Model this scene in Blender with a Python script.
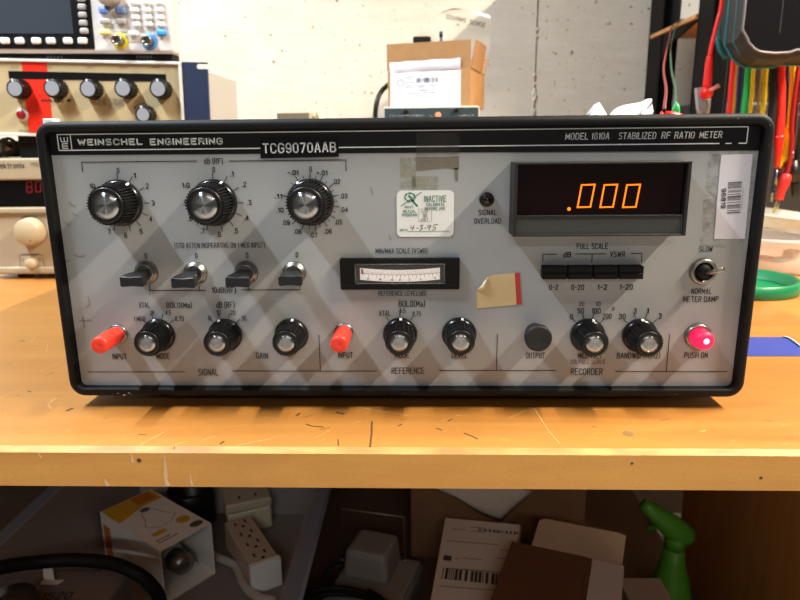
import bpy, bmesh, math, random
from mathutils import Vector, Matrix
random.seed(7)
sc = bpy.context.scene
for o in list(bpy.data.objects):
    bpy.data.objects.remove(o)
COL = sc.collection
PI = math.pi

# ------------------------------------------------------------------ camera
TZ = 0.75                       # bench top height
FOOT = 0.0080                   # gap between the meter's case and the bench
PITCH, YAW, ROLL = 0.2371057, 0.0334233, -0.0106890
CAM = Vector((0.01344, -0.40500, 0.16511 + TZ + FOOT))
FPX = 647.0
_f = Vector((-math.sin(YAW) * math.cos(PITCH), math.cos(YAW) * math.cos(PITCH), -math.sin(PITCH)))
_r = Vector((math.cos(YAW), math.sin(YAW), 0.0))
_u = _r.cross(_f)
RT = _r * math.cos(ROLL) + _u * math.sin(ROLL)
UP = _u * math.cos(ROLL) - _r * math.sin(ROLL)
cd = bpy.data.cameras.new('camera')
cd.sensor_width = 36.0
cd.lens = FPX / 800.0 * 36.0
cd.clip_start = 0.02
cd.dof.use_dof = True
cd.dof.focus_distance = 0.415
cd.dof.aperture_fstop = 13.0
cam = bpy.data.objects.new('camera', cd)
COL.objects.link(cam)
M3 = Matrix((RT, UP, -_f)).transposed()
cam.matrix_world = Matrix.Translation(CAM) @ M3.to_4x4()
sc.camera = cam

# ------------------------------------------------------------------ world, lights, exposure
sc.view_settings.view_transform = 'Standard'
sc.view_settings.look = 'None'
sc.view_settings.gamma = 1.0
sc.view_settings.use_curve_mapping = False
sc.view_settings.exposure = -0.3
world = bpy.data.worlds.new('room_air')
sc.world = world
world.use_nodes = True
bg = world.node_tree.nodes['Background']
bg.inputs[0].default_value = (1.0, 0.97, 0.92, 1)
bg.inputs[1].default_value = 0.11


def tube_light(name, loc, length, watts, color, width=0.03, rz=PI / 2):
    d = bpy.data.lights.new(name, 'AREA')
    d.shape = 'RECTANGLE'
    d.size = length
    d.size_y = width
    d.energy = watts
    d.color = color
    o = bpy.data.objects.new(name, d)
    o.location = loc
    o.rotation_euler = (0, 0, rz)
    COL.objects.link(o)
    return o


tube_light('cool_ceiling_tube', (-0.86, -0.06, 2.10), 0.98, 76, (0.82, 0.92, 1.0))
tube_light('warm_ceiling_tube', (1.22, -0.06, 2.10), 0.98, 168, (1.0, 0.87, 0.70))
tube_light('added_room_fill', (0.20, -2.70, 2.15), 1.20, 30, (1.0, 0.95, 0.88), rz=0.0)  # added fill behind the camera, lifts the things under the bench

# ------------------------------------------------------------------ pixel -> place helpers (800x600 frame)
def ray(px, py):
    return _f + RT * ((px - 400) / FPX) + UP * ((300 - py) / FPX)


def atY(px, py, y):
    d = ray(px, py)
    return CAM + d * ((y - CAM.y) / d.y)


def atZ(px, py, z):
    d = ray(px, py)
    return CAM + d * ((z - CAM.z) / d.z)


def atX(px, py, x):
    d = ray(px, py)
    return CAM + d * ((x - CAM.x) / d.x)


# ------------------------------------------------------------------ materials
def lin(c):
    return tuple(((v / 12.92) if v <= 0.04045 else ((v + 0.055) / 1.055) ** 2.4) for v in c)


def hexc(h):
    h = h.lstrip('#')
    return lin(tuple(int(h[i:i + 2], 16) / 255 for i in (0, 2, 4)))


MATS = {}


def mat(name, col, rough=0.5, metal=0.0, var=0.0, vscale=30.0, bump=0.0, bscale=200.0, emit=None, estr=0.0,
        spec=0.5, stretch=None, alpha=1.0, trans=0.0, coat=0.0, aniso=0.0):
    if name in MATS:
        return MATS[name]
    m = bpy.data.materials.new(name)
    m.use_nodes = True
    nt = m.node_tree
    N, L = nt.nodes, nt.links
    b = N['Principled BSDF']
    c = hexc(col) if isinstance(col, str) else col
    b.inputs['Base Color'].default_value = (*c, 1)
    b.inputs['Roughness'].default_value = rough
    b.inputs['Metallic'].default_value = metal
    b.inputs['Specular IOR Level'].default_value = spec
    b.inputs['Coat Weight'].default_value = coat
    if trans:
        b.inputs['Transmission Weight'].default_value = trans
    if alpha < 1:
        b.inputs['Alpha'].default_value = alpha
    if emit is not None:
        b.inputs['Emission Color'].default_value = (*(hexc(emit) if isinstance(emit, str) else emit), 1)
        b.inputs['Emission Strength'].default_value = estr
    tc = None
    if var or bump:
        tc = N.new('ShaderNodeTexCoord')
        mp = N.new('ShaderNodeMapping')
        L.new(tc.outputs['Object'], mp.inputs[0])
        if stretch:
            mp.inputs['Scale'].default_value = stretch
    if var:
        n = N.new('ShaderNodeTexNoise')
        n.inputs['Scale'].default_value = vscale
        n.inputs['Detail'].default_value = 5
        L.new(mp.outputs[0], n.inputs['Vector'])
        mr = N.new('ShaderNodeMapRange')
        mr.inputs[1].default_value = 0.3
        mr.inputs[2].default_value = 0.7
        mr.inputs[3].default_value = 1 - var
        mr.inputs[4].default_value = 1 + var
        L.new(n.outputs['Fac'], mr.inputs[0])
        vm = N.new('ShaderNodeVectorMath')
        vm.operation = 'SCALE'
        vm.inputs[0].default_value = c
        L.new(mr.outputs[0], vm.inputs['Scale'])
        L.new(vm.outputs[0], b.inputs['Base Color'])
    if bump:
        n2 = N.new('ShaderNodeTexNoise')
        n2.inputs['Scale'].default_value = bscale
        n2.inputs['Detail'].default_value = 3
        L.new(mp.outputs[0], n2.inputs['Vector'])
        bp = N.new('ShaderNodeBump')
        bp.inputs['Strength'].default_value = bump
        bp.inputs['Distance'].default_value = 0.001
        L.new(n2.outputs['Fac'], bp.inputs['Height'])
        L.new(bp.outputs[0], b.inputs['Normal'])
    if aniso:
        b.inputs['Anisotropic'].default_value = aniso
        b.inputs['Anisotropic Rotation'].default_value = 0.25
        tg = N.new('ShaderNodeTangent')
        tg.direction_type = 'RADIAL'
        tg.axis = 'Y'
        L.new(tg.outputs[0], b.inputs['Tangent'])
    MATS[name] = m
    return m


def wood_mat(name, c1, c2, rough=0.35, scale=(1.2, 14, 14), coat=0.25, flecks=True):
    m = bpy.data.materials.new(name)
    m.use_nodes = True
    nt = m.node_tree
    N, L = nt.nodes, nt.links
    b = N['Principled BSDF']
    tc = N.new('ShaderNodeTexCoord')
    mp = N.new('ShaderNodeMapping')
    mp.inputs['Scale'].default_value = scale
    L.new(tc.outputs['Object'], mp.inputs[0])
    n = N.new('ShaderNodeTexNoise')
    n.inputs['Scale'].default_value = 3.0
    n.inputs['Detail'].default_value = 8
    n.inputs['Roughness'].default_value = 0.62
    n.inputs['Distortion'].default_value = 0.6
    L.new(mp.outputs[0], n.inputs['Vector'])
    cr = N.new('ShaderNodeValToRGB')
    cr.color_ramp.elements[0].position = 0.30
    cr.color_ramp.elements[1].position = 0.72
    cr.color_ramp.elements[0].color = (*hexc(c1), 1)
    cr.color_ramp.elements[1].color = (*hexc(c2), 1)
    L.new(n.outputs['Fac'], cr.inputs[0])
    out = cr.outputs[0]
    if flecks:
        mp2 = N.new('ShaderNodeMapping')
        mp2.inputs['Scale'].default_value = (scale[0] * 50, scale[1] * 25, scale[2] * 25)
        L.new(tc.outputs['Object'], mp2.inputs[0])
        n2 = N.new('ShaderNodeTexNoise')
        n2.inputs['Scale'].default_value = 3.0
        n2.inputs['Detail'].default_value = 2
        L.new(mp2.outputs[0], n2.inputs['Vector'])
        mr = N.new('ShaderNodeMapRange')
        mr.inputs[1].default_value = 0.60
        mr.inputs[2].default_value = 0.75
        mr.inputs[3].default_value = 0.0
        mr.inputs[4].default_value = 0.35
        L.new(n2.outputs['Fac'], mr.inputs[0])
        # broad grubby patches of wear
        n3 = N.new('ShaderNodeTexNoise')
        n3.inputs['Scale'].default_value = 9.0
        n3.inputs['Detail'].default_value = 6
        L.new(tc.outputs['Object'], n3.inputs['Vector'])
        mr3 = N.new('ShaderNodeMapRange')
        mr3.inputs[1].default_value = 0.55
        mr3.inputs[2].default_value = 0.8
        mr3.inputs[3].default_value = 0.0
        mr3.inputs[4].default_value = 0.35
        L.new(n3.outputs['Fac'], mr3.inputs[0])
        mx = N.new('ShaderNodeMixRGB')
        mx.inputs[2].default_value = (*hexc('#8a5a20'), 1)
        L.new(mr.outputs[0], mx.inputs[0])
        L.new(out, mx.inputs[1])
        mx2 = N.new('ShaderNodeMixRGB')
        mx2.inputs[2].default_value = (*hexc('#8c6230'), 1)
        L.new(mr3.outputs[0], mx2.inputs[0])
        L.new(mx.outputs[0], mx2.inputs[1])
        out = mx2.outputs[0]
    L.new(out, b.inputs['Base Color'])
    b.inputs['Roughness'].default_value = rough
    b.inputs['Coat Weight'].default_value = coat
    b.inputs['Coat Roughness'].default_value = 0.3
    MATS[name] = m
    return m


def glow_mat(name, col, strength):
    m = bpy.data.materials.new(name)
    m.use_nodes = True
    b = m.node_tree.nodes['Principled BSDF']
    c = hexc(col)
    b.inputs['Base Color'].default_value = (*[v * 0.3 for v in c], 1)
    b.inputs['Emission Color'].default_value = (*c, 1)
    b.inputs['Emission Strength'].default_value = strength
    MATS[name] = m
    return m


def film_mat(name, col, clear, rough=0.1):
    """thin clear plastic: see-through mixed with a shiny skin"""
    m = bpy.data.materials.new(name)
    m.use_nodes = True
    nt = m.node_tree
    N, L = nt.nodes, nt.links
    b = N['Principled BSDF']
    b.inputs['Base Color'].default_value = (*hexc(col), 1)
    b.inputs['Roughness'].default_value = rough
    b.inputs['Specular IOR Level'].default_value = 0.8
    t = N.new('ShaderNodeBsdfTransparent')
    t.inputs[0].default_value = (*[0.5 + 0.5 * v for v in hexc(col)], 1)
    mx = N.new('ShaderNodeMixShader')
    fr = N.new('ShaderNodeFresnel')
    fr.inputs[0].default_value = 1.45
    ad = N.new('ShaderNodeMath')
    ad.operation = 'ADD'
    ad.use_clamp = True
    ad.inputs[1].default_value = 1 - clear
    L.new(fr.outputs[0], ad.inputs[0])
    L.new(ad.outputs[0], mx.inputs[0])
    L.new(t.outputs[0], mx.inputs[1])
    L.new(b.outputs[0], mx.inputs[2])
    L.new(mx.outputs[0], N['Material Output'].inputs[0])
    MATS[name] = m
    return m


def patchy_mat(name, col, thr=0.5, soft=0.1, scale=(60, 60, 60), maxa=0.8, rough=0.6):
    """a stain: irregular, partly see-through"""
    m = bpy.data.materials.new(name)
    m.use_nodes = True
    nt = m.node_tree
    N, L = nt.nodes, nt.links
    b = N['Principled BSDF']
    b.inputs['Base Color'].default_value = (*hexc(col), 1)
    b.inputs['Roughness'].default_value = rough
    tc = N.new('ShaderNodeTexCoord')
    mp = N.new('ShaderNodeMapping')
    mp.inputs['Scale'].default_value = scale
    L.new(tc.outputs['Object'], mp.inputs[0])
    n = N.new('ShaderNodeTexNoise')
    n.inputs['Scale'].default_value = 1.0
    n.inputs['Detail'].default_value = 6
    n.inputs['Roughness'].default_value = 0.7
    L.new(mp.outputs[0], n.inputs['Vector'])
    mr = N.new('ShaderNodeMapRange')
    mr.inputs[1].default_value = thr - soft
    mr.inputs[2].default_value = thr + soft
    mr.inputs[3].default_value = 0.0
    mr.inputs[4].default_value = maxa
    L.new(n.outputs['Fac'], mr.inputs[0])
    L.new(mr.outputs[0], b.inputs['Alpha'])
    MATS[name] = m
    return m


# ------------------------------------------------------------------ mesh builder
INV = {}          # object name -> world matrix given at creation


def wm(o):
    return INV.get(o.name, Matrix.Identity(4)) if o is not None else Matrix.Identity(4)


class MB:
    def __init__(s, M=None):
        s.v, s.f, s.mi, s.sm = [], [], [], []
        s.M = M or Matrix.Identity(4)

    def add(s, verts, faces, mi=0, smooth=False, M=None):
        T = s.M @ M if M is not None else s.M
        o = len(s.v)
        s.v += [T @ Vector(p) for p in verts]
        for f in faces:
            s.f.append([o + i for i in f])
            s.mi.append(mi)
            s.sm.append(smooth)
        return s

    def bm(s, b, mi=0, smooth=False, M=None):
        b.verts.ensure_lookup_table()
        b.verts.index_update()
        s.add([v.co.copy() for v in b.verts], [[v.index for v in f.verts] for f in b.faces], mi, smooth, M)
        b.free()
        return s

    def box(s, lo, hi, bev=0.0, seg=2, mi=0, M=None, smooth=False, top=None):
        """top = (dx, dy): shrink of the upper face on each side, for tapered boxes"""
        b = bmesh.new()
        r = bmesh.ops.create_cube(b, size=1.0)
        lo, hi = Vector(lo), Vector(hi)
        c, d = (lo + hi) / 2, hi - lo
        for v in b.verts:
            k = v.co.z > 0
            v.co = Vector((c.x + v.co.x * (d.x - (2 * top[0] if top and k else 0)), c.y + v.co.y * (d.y - (2 * top[1] if top and k else 0)), c.z + v.co.z * d.z))
        if bev:
            bmesh.ops.bevel(b, geom=list(b.edges), offset=bev, segments=seg, profile=0.5, affect='EDGES')
        return s.bm(b, mi, smooth, M)

    def lathe(s, prof, o, axis=(0, 0, 1), n=32, mi=0, smooth=True, mod=None, cap0=True, cap1=True):
        """prof: (radius, distance along axis); mod(angle, k) scales the radius"""
        ax = Vector(axis).normalized()
        t = Vector((0, 0, 1)) if abs(ax.z) < 0.9 else Vector((1, 0, 0))
        e1 = t.cross(ax).normalized()
        e2 = ax.cross(e1)
        o = Vector(o)
        vs, fs = [], []
        for k, (r, d) in enumerate(prof):
            for i in range(n):
                a = 2 * PI * i / n
                rr = r * (mod(a, k) if mod else 1)
                vs.append(o + ax * d + (e1 * math.cos(a) + e2 * math.sin(a)) * rr)
        for k in range(len(prof) - 1):
            for i in range(n):
                j = (i + 1) % n
                fs.append([k * n + i, k * n + j, (k + 1) * n + j, (k + 1) * n + i])
        s.add(vs, fs, mi, smooth)
        if cap0:
            s.add(vs[:n], [list(range(n))[::-1]], mi, False)
        if cap1:
            s.add(vs[-n:], [list(range(n))], mi, False)
        return s

    def tube(s, pts, r, n=8, mi=0, smooth=True, closed=False, cap=True, sub=0, flat=1.0):
        P = [Vector(p) for p in pts]
        if sub:
            P = spline(P, sub, closed)
        m = len(P)
        rings = []
        prev = None
        for i, p in enumerate(P):
            a = P[i - 1] if (i or closed) else P[0]
            c = P[(i + 1) % m] if (i < m - 1 or closed) else P[-1]
            d = (c - a).normalized()
            if prev is None:
                t = Vector((0, 0, 1)) if abs(d.z) < 0.9 else Vector((1, 0, 0))
                e1 = t.cross(d).normalized()
            else:
                e1 = (prev - d * prev.dot(d)).normalized()
            prev = e1
            e2 = d.cross(e1)
            rr = r(i / max(1, m - 1)) if callable(r) else r
            rings.append([p + e1 * (rr * math.cos(2 * PI * k / n)) + e2 * (rr * flat * math.sin(2 * PI * k / n)) for k in range(n)])
        vs = [q for ring in rings for q in ring]
        fs = []
        for i in range(m if closed else m - 1):
            for k in range(n):
                k2 = (k + 1) % n
                i2 = (i + 1) % m
                fs.append([i * n + k, i * n + k2, i2 * n + k2, i2 * n + k])
        s.add(vs, fs, mi, smooth)
        if cap and not closed:
            s.add(rings[0], [list(range(n))[::-1]], mi, False)
            s.add(rings[-1], [list(range(n))], mi, False)
        return s

    def prism(s, poly, off, mi=0, smooth=False):
        """poly: 3-D outline, off: thickness vector"""
        P = [Vector(p) for p in poly]
        n = len(P)
        off = Vector(off)
        s.add(P + [p + off for p in P], [list(range(n)), list(range(n, 2 * n))[::-1]] + [[i, i + n, (i + 1) % n + n, (i + 1) % n] for i in range(n)], mi, smooth)
        return s

    def face(s, poly, mi=0):
        return s.add(poly, [list(range(len(poly)))], mi)

    def grid(s, P, mi=0, smooth=True):
        r, c = len(P), len(P[0])
        return s.add([p for row in P for p in row], [[i * c + j, i * c + j + 1, (i + 1) * c + j + 1, (i + 1) * c + j] for i in range(r - 1) for j in range(c - 1)], mi, smooth)

    def build(s, name, mats, parent=None, local=False, solid=0.0):
        me = bpy.data.meshes.new(name)
        iv = Matrix.Identity(4) if local else wm(parent).inverted()
        me.from_pydata([iv @ v for v in s.v], [], s.f)
        for m in (mats if isinstance(mats, (list, tuple)) else [mats]):
            me.materials.append(m)
        for p, mi, sm in zip(me.polygons, s.mi, s.sm):
            p.material_index = mi
            p.use_smooth = sm
        bmx = bmesh.new()
        bmx.from_mesh(me)
        bmesh.ops.remove_doubles(bmx, verts=bmx.verts, dist=1e-6)
        bmesh.ops.recalc_face_normals(bmx, faces=bmx.faces)
        bmx.to_mesh(me)
        bmx.free()
        o = bpy.data.objects.new(name, me)
        COL.objects.link(o)
        if parent is not None:
            o.parent = parent
        INV[o.name] = wm(parent)
        if solid:
            md = o.modifiers.new('thickness', 'SOLIDIFY')
            md.thickness = solid
            md.offset = 0
        return o


def spline(P, sub, closed=False):
    out = []
    n = len(P)
    for i in range(n if closed else n - 1):
        p0 = P[i - 1] if (i or closed) else P[0] * 2 - P[1]
        p1, p2 = P[i], P[(i + 1) % n]
        p3 = P[(i + 2) % n] if (i + 2 < n or closed) else P[-1] * 2 - P[-2]
        for k in range(sub):
            t = k / sub
            out.append(0.5 * ((2 * p1) + (p2 - p0) * t + (2 * p0 - 5 * p1 + 4 * p2 - p3) * t * t + (3 * p1 - p0 - 3 * p2 + p3) * t ** 3))
    if not closed:
        out.append(P[-1])
    return out


def empty(name, loc, label, cat, group=None, rot=None):
    o = bpy.data.objects.new(name, None)
    o.empty_display_size = 0.02
    o.location = loc
    if rot:
        o.rotation_euler = rot
    COL.objects.link(o)
    M = Matrix.Translation(Vector(loc))
    if rot:
        from mathutils import Euler
        M = M @ Euler(rot).to_matrix().to_4x4()
    INV[o.name] = M
    return tag(o, label, cat, group)


def tag(o, label, cat=None, group=None, kind=None):
    if label:
        o['label'] = label
    if cat:
        o['category'] = cat
    if group:
        o['group'] = group
    if kind:
        o['kind'] = kind
    return o


def struct(o):
    o['kind'] = 'structure'
    return o


# letters drawn as pen strokes on a 4 x 6 grid, the plain sans capitals of instrument panels
GLYPHS = {
    'A': [[(0, 0), (1.7, 6), (2.3, 6), (4, 0)], [(0.6, 2), (3.4, 2)]],
    'B': [[(0, 0), (0, 6), (2.9, 6), (3.8, 5.3), (3.8, 3.9), (3, 3.2), (0, 3.2)], [(3, 3.2), (4, 2.4), (4, .8), (3, 0), (0, 0)]],
    'C': [[(4, 4.6), (4, 5), (3, 6), (1, 6), (0, 5), (0, 1), (1, 0), (3, 0), (4, 1), (4, 1.4)]],
    'D': [[(0, 0), (0, 6), (2.8, 6), (4, 4.9), (4, 1.1), (2.8, 0), (0, 0)]],
    'E': [[(4, 6), (0, 6), (0, 0), (4, 0)], [(0, 3.1), (3.3, 3.1)]],
    'F': [[(4, 6), (0, 6), (0, 0)], [(0, 3.1), (3.3, 3.1)]],
    'G': [[(4, 4.7), (4, 5), (3, 6), (1, 6), (0, 5), (0, 1), (1, 0), (3, 0), (4, 1), (4, 2.8), (2.4, 2.8)]],
    'H': [[(0, 0), (0, 6)], [(4, 0), (4, 6)], [(0, 3.1), (4, 3.1)]],
    'I': [[(0, 0), (0, 6)]],
    'J': [[(3, 6), (3, 1), (2.2, 0), (.8, 0), (0, 1)]],
    'K': [[(0, 0), (0, 6)], [(4, 6), (0, 2.4)], [(1.4, 3.6), (4, 0)]],
    'L': [[(0, 6), (0, 0), (3.6, 0)]],
    'M': [[(0, 0), (0, 6), (2.4, 1.5), (4.8, 6), (4.8, 0)]],
    'N': [[(0, 0), (0, 6), (4, 0), (4, 6)]],
    'O': [[(1, 0), (0, 1), (0, 5), (1, 6), (3, 6), (4, 5), (4, 1), (3, 0), (1, 0)]],
    'P': [[(0, 0), (0, 6), (3, 6), (4, 5.2), (4, 3.6), (3, 2.8), (0, 2.8)]],
    'Q': [[(1, 0), (0, 1), (0, 5), (1, 6), (3, 6), (4, 5), (4, 1), (3, 0), (1, 0)], [(2.6, 1.6), (4.2, -.4)]],
    'R': [[(0, 0), (0, 6), (3, 6), (4, 5.2), (4, 3.8), (3, 3), (0, 3)], [(2.4, 3), (4, 0)]],
    'S': [[(3.7, 5.4), (3.1, 6), (.9, 6), (0, 5.1), (0, 4.1), (.9, 3.3), (3.1, 2.8), (4, 2), (4, .9), (3.1, 0), (.9, 0), (.3, .6)]],
    'T': [[(0, 6), (4, 6)], [(2, 6), (2, 0)]],
    'U': [[(0, 6), (0, 1), (1, 0), (3, 0), (4, 1), (4, 6)]],
    'V': [[(0, 6), (2, 0), (4, 6)]],
    'W': [[(0, 6), (1.3, 0), (2.7, 5), (4.1, 0), (5.4, 6)]],
    'X': [[(0, 0), (4, 6)], [(0, 6), (4, 0)]],
    'Y': [[(0, 6), (2, 3), (4, 6)], [(2, 3), (2, 0)]],
    'Z': [[(0, 6), (4, 6), (0, 0), (4, 0)]],
    '0': [[(1, 0), (0, 1), (0, 5), (1, 6), (2.6, 6), (3.6, 5), (3.6, 1), (2.6, 0), (1, 0)]],
    '1': [[(0, 4.8), (1.2, 6), (1.2, 0)]],
    '2': [[(0, 4.7), (0, 5.1), (.9, 6), (2.8, 6), (3.6, 5.2), (3.6, 4), (0, .6), (0, 0), (3.7, 0)]],
    '3': [[(0, 5.1), (.9, 6), (2.8, 6), (3.6, 5.2), (3.6, 4), (2.8, 3.2), (1.4, 3.2)], [(2.8, 3.2), (3.7, 2.4), (3.7, .9), (2.8, 0), (.9, 0), (0, .9)]],
    '4': [[(2.7, 0), (2.7, 6), (0, 1.7), (3.8, 1.7)]],
    '5': [[(3.5, 6), (.3, 6), (0, 3.2), (.9, 3.7), (2.7, 3.7), (3.6, 2.8), (3.6, .9), (2.7, 0), (.9, 0), (0, .9)]],
    '6': [[(3.4, 5.2), (2.6, 6), (1, 6), (0, 5), (0, 1), (1, 0), (2.6, 0), (3.6, 1), (3.6, 2.6), (2.6, 3.5), (1, 3.5), (0, 2.6)]],
    '7': [[(0, 6), (3.6, 6), (1.2, 0)]],
    '8': [[(.9, 3.2), (.1, 4), (.1, 5.2), (.9, 6), (2.7, 6), (3.5, 5.2), (3.5, 4), (2.7, 3.2), (.9, 3.2), (0, 2.3), (0, .9), (.9, 0), (2.7, 0), (3.6, .9), (3.6, 2.3), (2.7, 3.2)]],
    '9': [[(.2, .8), (1, 0), (2.6, 0), (3.6, 1), (3.6, 5), (2.6, 6), (1, 6), (0, 5), (0, 3.4), (1, 2.5), (2.6, 2.5), (3.6, 3.4)]],
    'a': [[(.2, 4), (2.4, 4), (3, 3.4), (3, 0), (.7, 0), (0, .6), (0, 1.6), (.7, 2.2), (3, 2.2)]],
    'd': [[(3, 6), (3, 0), (.8, 0), (0, .8), (0, 3.2), (.8, 4), (3, 4)]],
    'e': [[(0, 2.1), (3, 2.1), (3, 3.2), (2.2, 4), (.8, 4), (0, 3.2), (0, .8), (.8, 0), (2.8, 0)]],
    'i': [[(0, 0), (0, 4)], [(0, 5.2), (0, 6)]],
    'k': [[(0, 0), (0, 6)], [(2.8, 4), (0, 1.6)], [(1, 2.4), (3, 0)]],
    'n': [[(0, 0), (0, 4), (2.2, 4), (3, 3.2), (3, 0)]],
    'o': [[(.8, 0), (0, .8), (0, 3.2), (.8, 4), (2.2, 4), (3, 3.2), (3, .8), (2.2, 0), (.8, 0)]],
    'r': [[(0, 0), (0, 4)], [(0, 2.8), (1.2, 4), (2.2, 4)]],
    's': [[(2.8, 4), (.7, 4), (0, 3.3), (.7, 2.1), (2.2, 2), (2.9, 1.2), (2.2, 0), (0, 0)]],
    't': [[(1, 5.6), (1, .6), (1.6, 0), (2.4, 0)], [(0, 4), (2.4, 4)]],
    'x': [[(0, 0), (3, 4)], [(0, 4), (3, 0)]],
    'z': [[(0, 4), (3, 4), (0, 0), (3, 0)]],
    '(': [[(1.2, 6.8), (0, 5), (0, 1), (1.2, -.8)]],
    ')': [[(0, 6.8), (1.2, 5), (1.2, 1), (0, -.8)]],
    '.': [[(0, 0), (0, .5)]],
    '-': [[(0, 3), (2.4, 3)]],
    '+': [[(0, 3), (3, 3)], [(1.5, 1.5), (1.5, 4.5)]],
    '/': [[(0, 0), (2.6, 6)]],
    '%': [[(0, 0), (4, 6)], [(0, 4.4), (0, 5.8), (1.2, 5.8), (1.2, 4.4), (0, 4.4)], [(2.8, .2), (2.8, 1.6), (4, 1.6), (4, .2), (2.8, .2)]],
}


def put_text(mb, s, c, ex, ey, w, h, bold=0.0, shear=0.0, mi=0):
    """centre c, unit directions ex (reading) and ey (up), fitted into w x h"""
    x = 0.0
    lines = []
    wid = []
    for ch in s:
        if ch == ' ':
            x += 3.0
            continue
        g = GLYPHS[ch]
        gw = max(q[0] for l in g for q in l)
        for l in g:
            lines.append([(x + a + shear * b, b) for a, b in l])
        x += gw + 2.3
        wid.append(gw)
    if not lines:
        return
    x0, x1 = min(q[0] for l in lines for q in l), max(q[0] for l in lines for q in l)
    th = h * (.195 + 1.8 * bold)
    if x1 - x0 > .01:
        th = min(th, 1.25 * w / (x1 - x0 + 1))
    sx = (w - th) / (x1 - x0) if x1 - x0 > .01 else 1.0
    sy = (h - th) / 6.0
    c, ex, ey = Vector(c), Vector(ex), Vector(ey)
    nrm = ex.cross(ey)
    for l in lines:
        P = [c + ex * ((a - (x0 + x1) / 2) * sx) + ey * ((b - 3) * sy) for a, b in l]
        for p_, q_ in zip(P, P[1:]):
            d_ = (q_ - p_).normalized() * (th * .32)
            s_ = d_.cross(nrm).normalized() * (th / 2)
            a_, b_ = p_ - d_, q_ + d_
            mb.face([a_ - s_, b_ - s_, b_ + s_, a_ + s_], mi)


XH, YH, ZH = Vector((1, 0, 0)), Vector((0, 1, 0)), Vector((0, 0, 1))


def bars(mb, c, ex, ey, w, h, n, mi=0, seed=1, fill=0.55):
    rnd = random.Random(seed)
    ws = [rnd.choice((1, 1, 2, 3)) for _ in range(2 * n - 1)]
    tot = sum(ws)
    x = -w / 2
    c, ex, ey = Vector(c), Vector(ex), Vector(ey)
    for i, q in enumerate(ws):
        d = q / tot * w
        if i % 2 == 0:
            mb.face([c + ex * x - ey * h / 2, c + ex * (x + d) - ey * h / 2, c + ex * (x + d) + ey * h / 2, c + ex * x + ey * h / 2], mi)
        x += d


def strip(mb, p, q, w, nrm, mi=0):
    p, q = Vector(p), Vector(q)
    s = (q - p).cross(Vector(nrm)).normalized() * (w / 2)
    mb.face([p - s, q - s, q + s, p + s], mi)


# common materials
BLACK = mat('black_paint', '#08080a', 0.6, spec=.25, var=0.15, vscale=80, bump=0.15, bscale=900)
BLACKP = mat('black_plastic', '#0a0a0b', 0.4, spec=.4)
BLACKM = mat('matt_black_plastic', '#070708', 0.6, spec=.25)
INK = mat('black_ink', '#101012', 0.6)
WINK = mat('white_ink', '#f4f6f8', 0.6)
CHROME = mat('nickel', '#9b9892', 0.36, metal=1.0)
WHITEP = mat('white_paper', '#efeef2', 0.7)
GREEN_INK = mat('green_ink', '#2c7d68', 0.6)
RED_INK = mat('red_ink', '#b0392f', 0.6)

# ================================================================== SETTING
WALL_Y = 1.0


def concrete():
    m = bpy.data.materials.new('painted_concrete')
    m.use_nodes = True
    nt = m.node_tree
    N, L = nt.nodes, nt.links
    b = N['Principled BSDF']
    tc = N.new('ShaderNodeTexCoord')
    n = N.new('ShaderNodeTexNoise')
    n.inputs['Scale'].default_value = 7
    n.inputs['Detail'].default_value = 8
    n.inputs['Roughness'].default_value = 0.65
    L.new(tc.outputs['Object'], n.inputs['Vector'])
    cr = N.new('ShaderNodeValToRGB')
    cr.color_ramp.elements[0].position = 0.3
    cr.color_ramp.elements[1].position = 0.7
    cr.color_ramp.elements[0].color = (*hexc('#cdc3b2'), 1)
    cr.color_ramp.elements[1].color = (*hexc('#ddd4c4'), 1)
    L.new(n.outputs['Fac'], cr.inputs[0])
    # small pits and stains
    v = N.new('ShaderNodeTexNoise')
    v.inputs['Scale'].default_value = 95
    v.inputs['Detail'].default_value = 2
    L.new(tc.outputs['Object'], v.inputs['Vector'])
    mr = N.new('ShaderNodeMapRange')
    mr.inputs[1].default_value = 0.675
    mr.inputs[2].default_value = 0.72
    mr.inputs[4].default_value = 0.9
    L.new(v.outputs['Fac'], mr.inputs[0])
    mx = N.new('ShaderNodeMixRGB')
    mx.inputs[2].default_value = (*hexc('#6f5c42'), 1)
    L.new(mr.outputs[0], mx.inputs[0])
    L.new(cr.outputs[0], mx.inputs[1])
    L.new(mx.outputs[0], b.inputs['Base Color'])
    b.inputs['Roughness'].default_value = 0.85
    mpb = N.new('ShaderNodeMapping')
    mpb.inputs['Rotation'].default_value = (0, 0.6, 0)
    mpb.inputs['Scale'].default_value = (14, 14, 45)
    L.new(tc.outputs['Object'], mpb.inputs[0])
    n4 = N.new('ShaderNodeTexNoise')
    n4.inputs['Scale'].default_value = 1.0
    n4.inputs['Detail'].default_value = 7
    L.new(mpb.outputs[0], n4.inputs['Vector'])
    bp = N.new('ShaderNodeBump')
    bp.inputs['Strength'].default_value = 0.35
    bp.inputs['Distance'].default_value = 0.005
    L.new(n4.outputs['Fac'], bp.inputs['Height'])
    L.new(bp.outputs[0], b.inputs['Normal'])
    return m


CONC = concrete()
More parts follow.
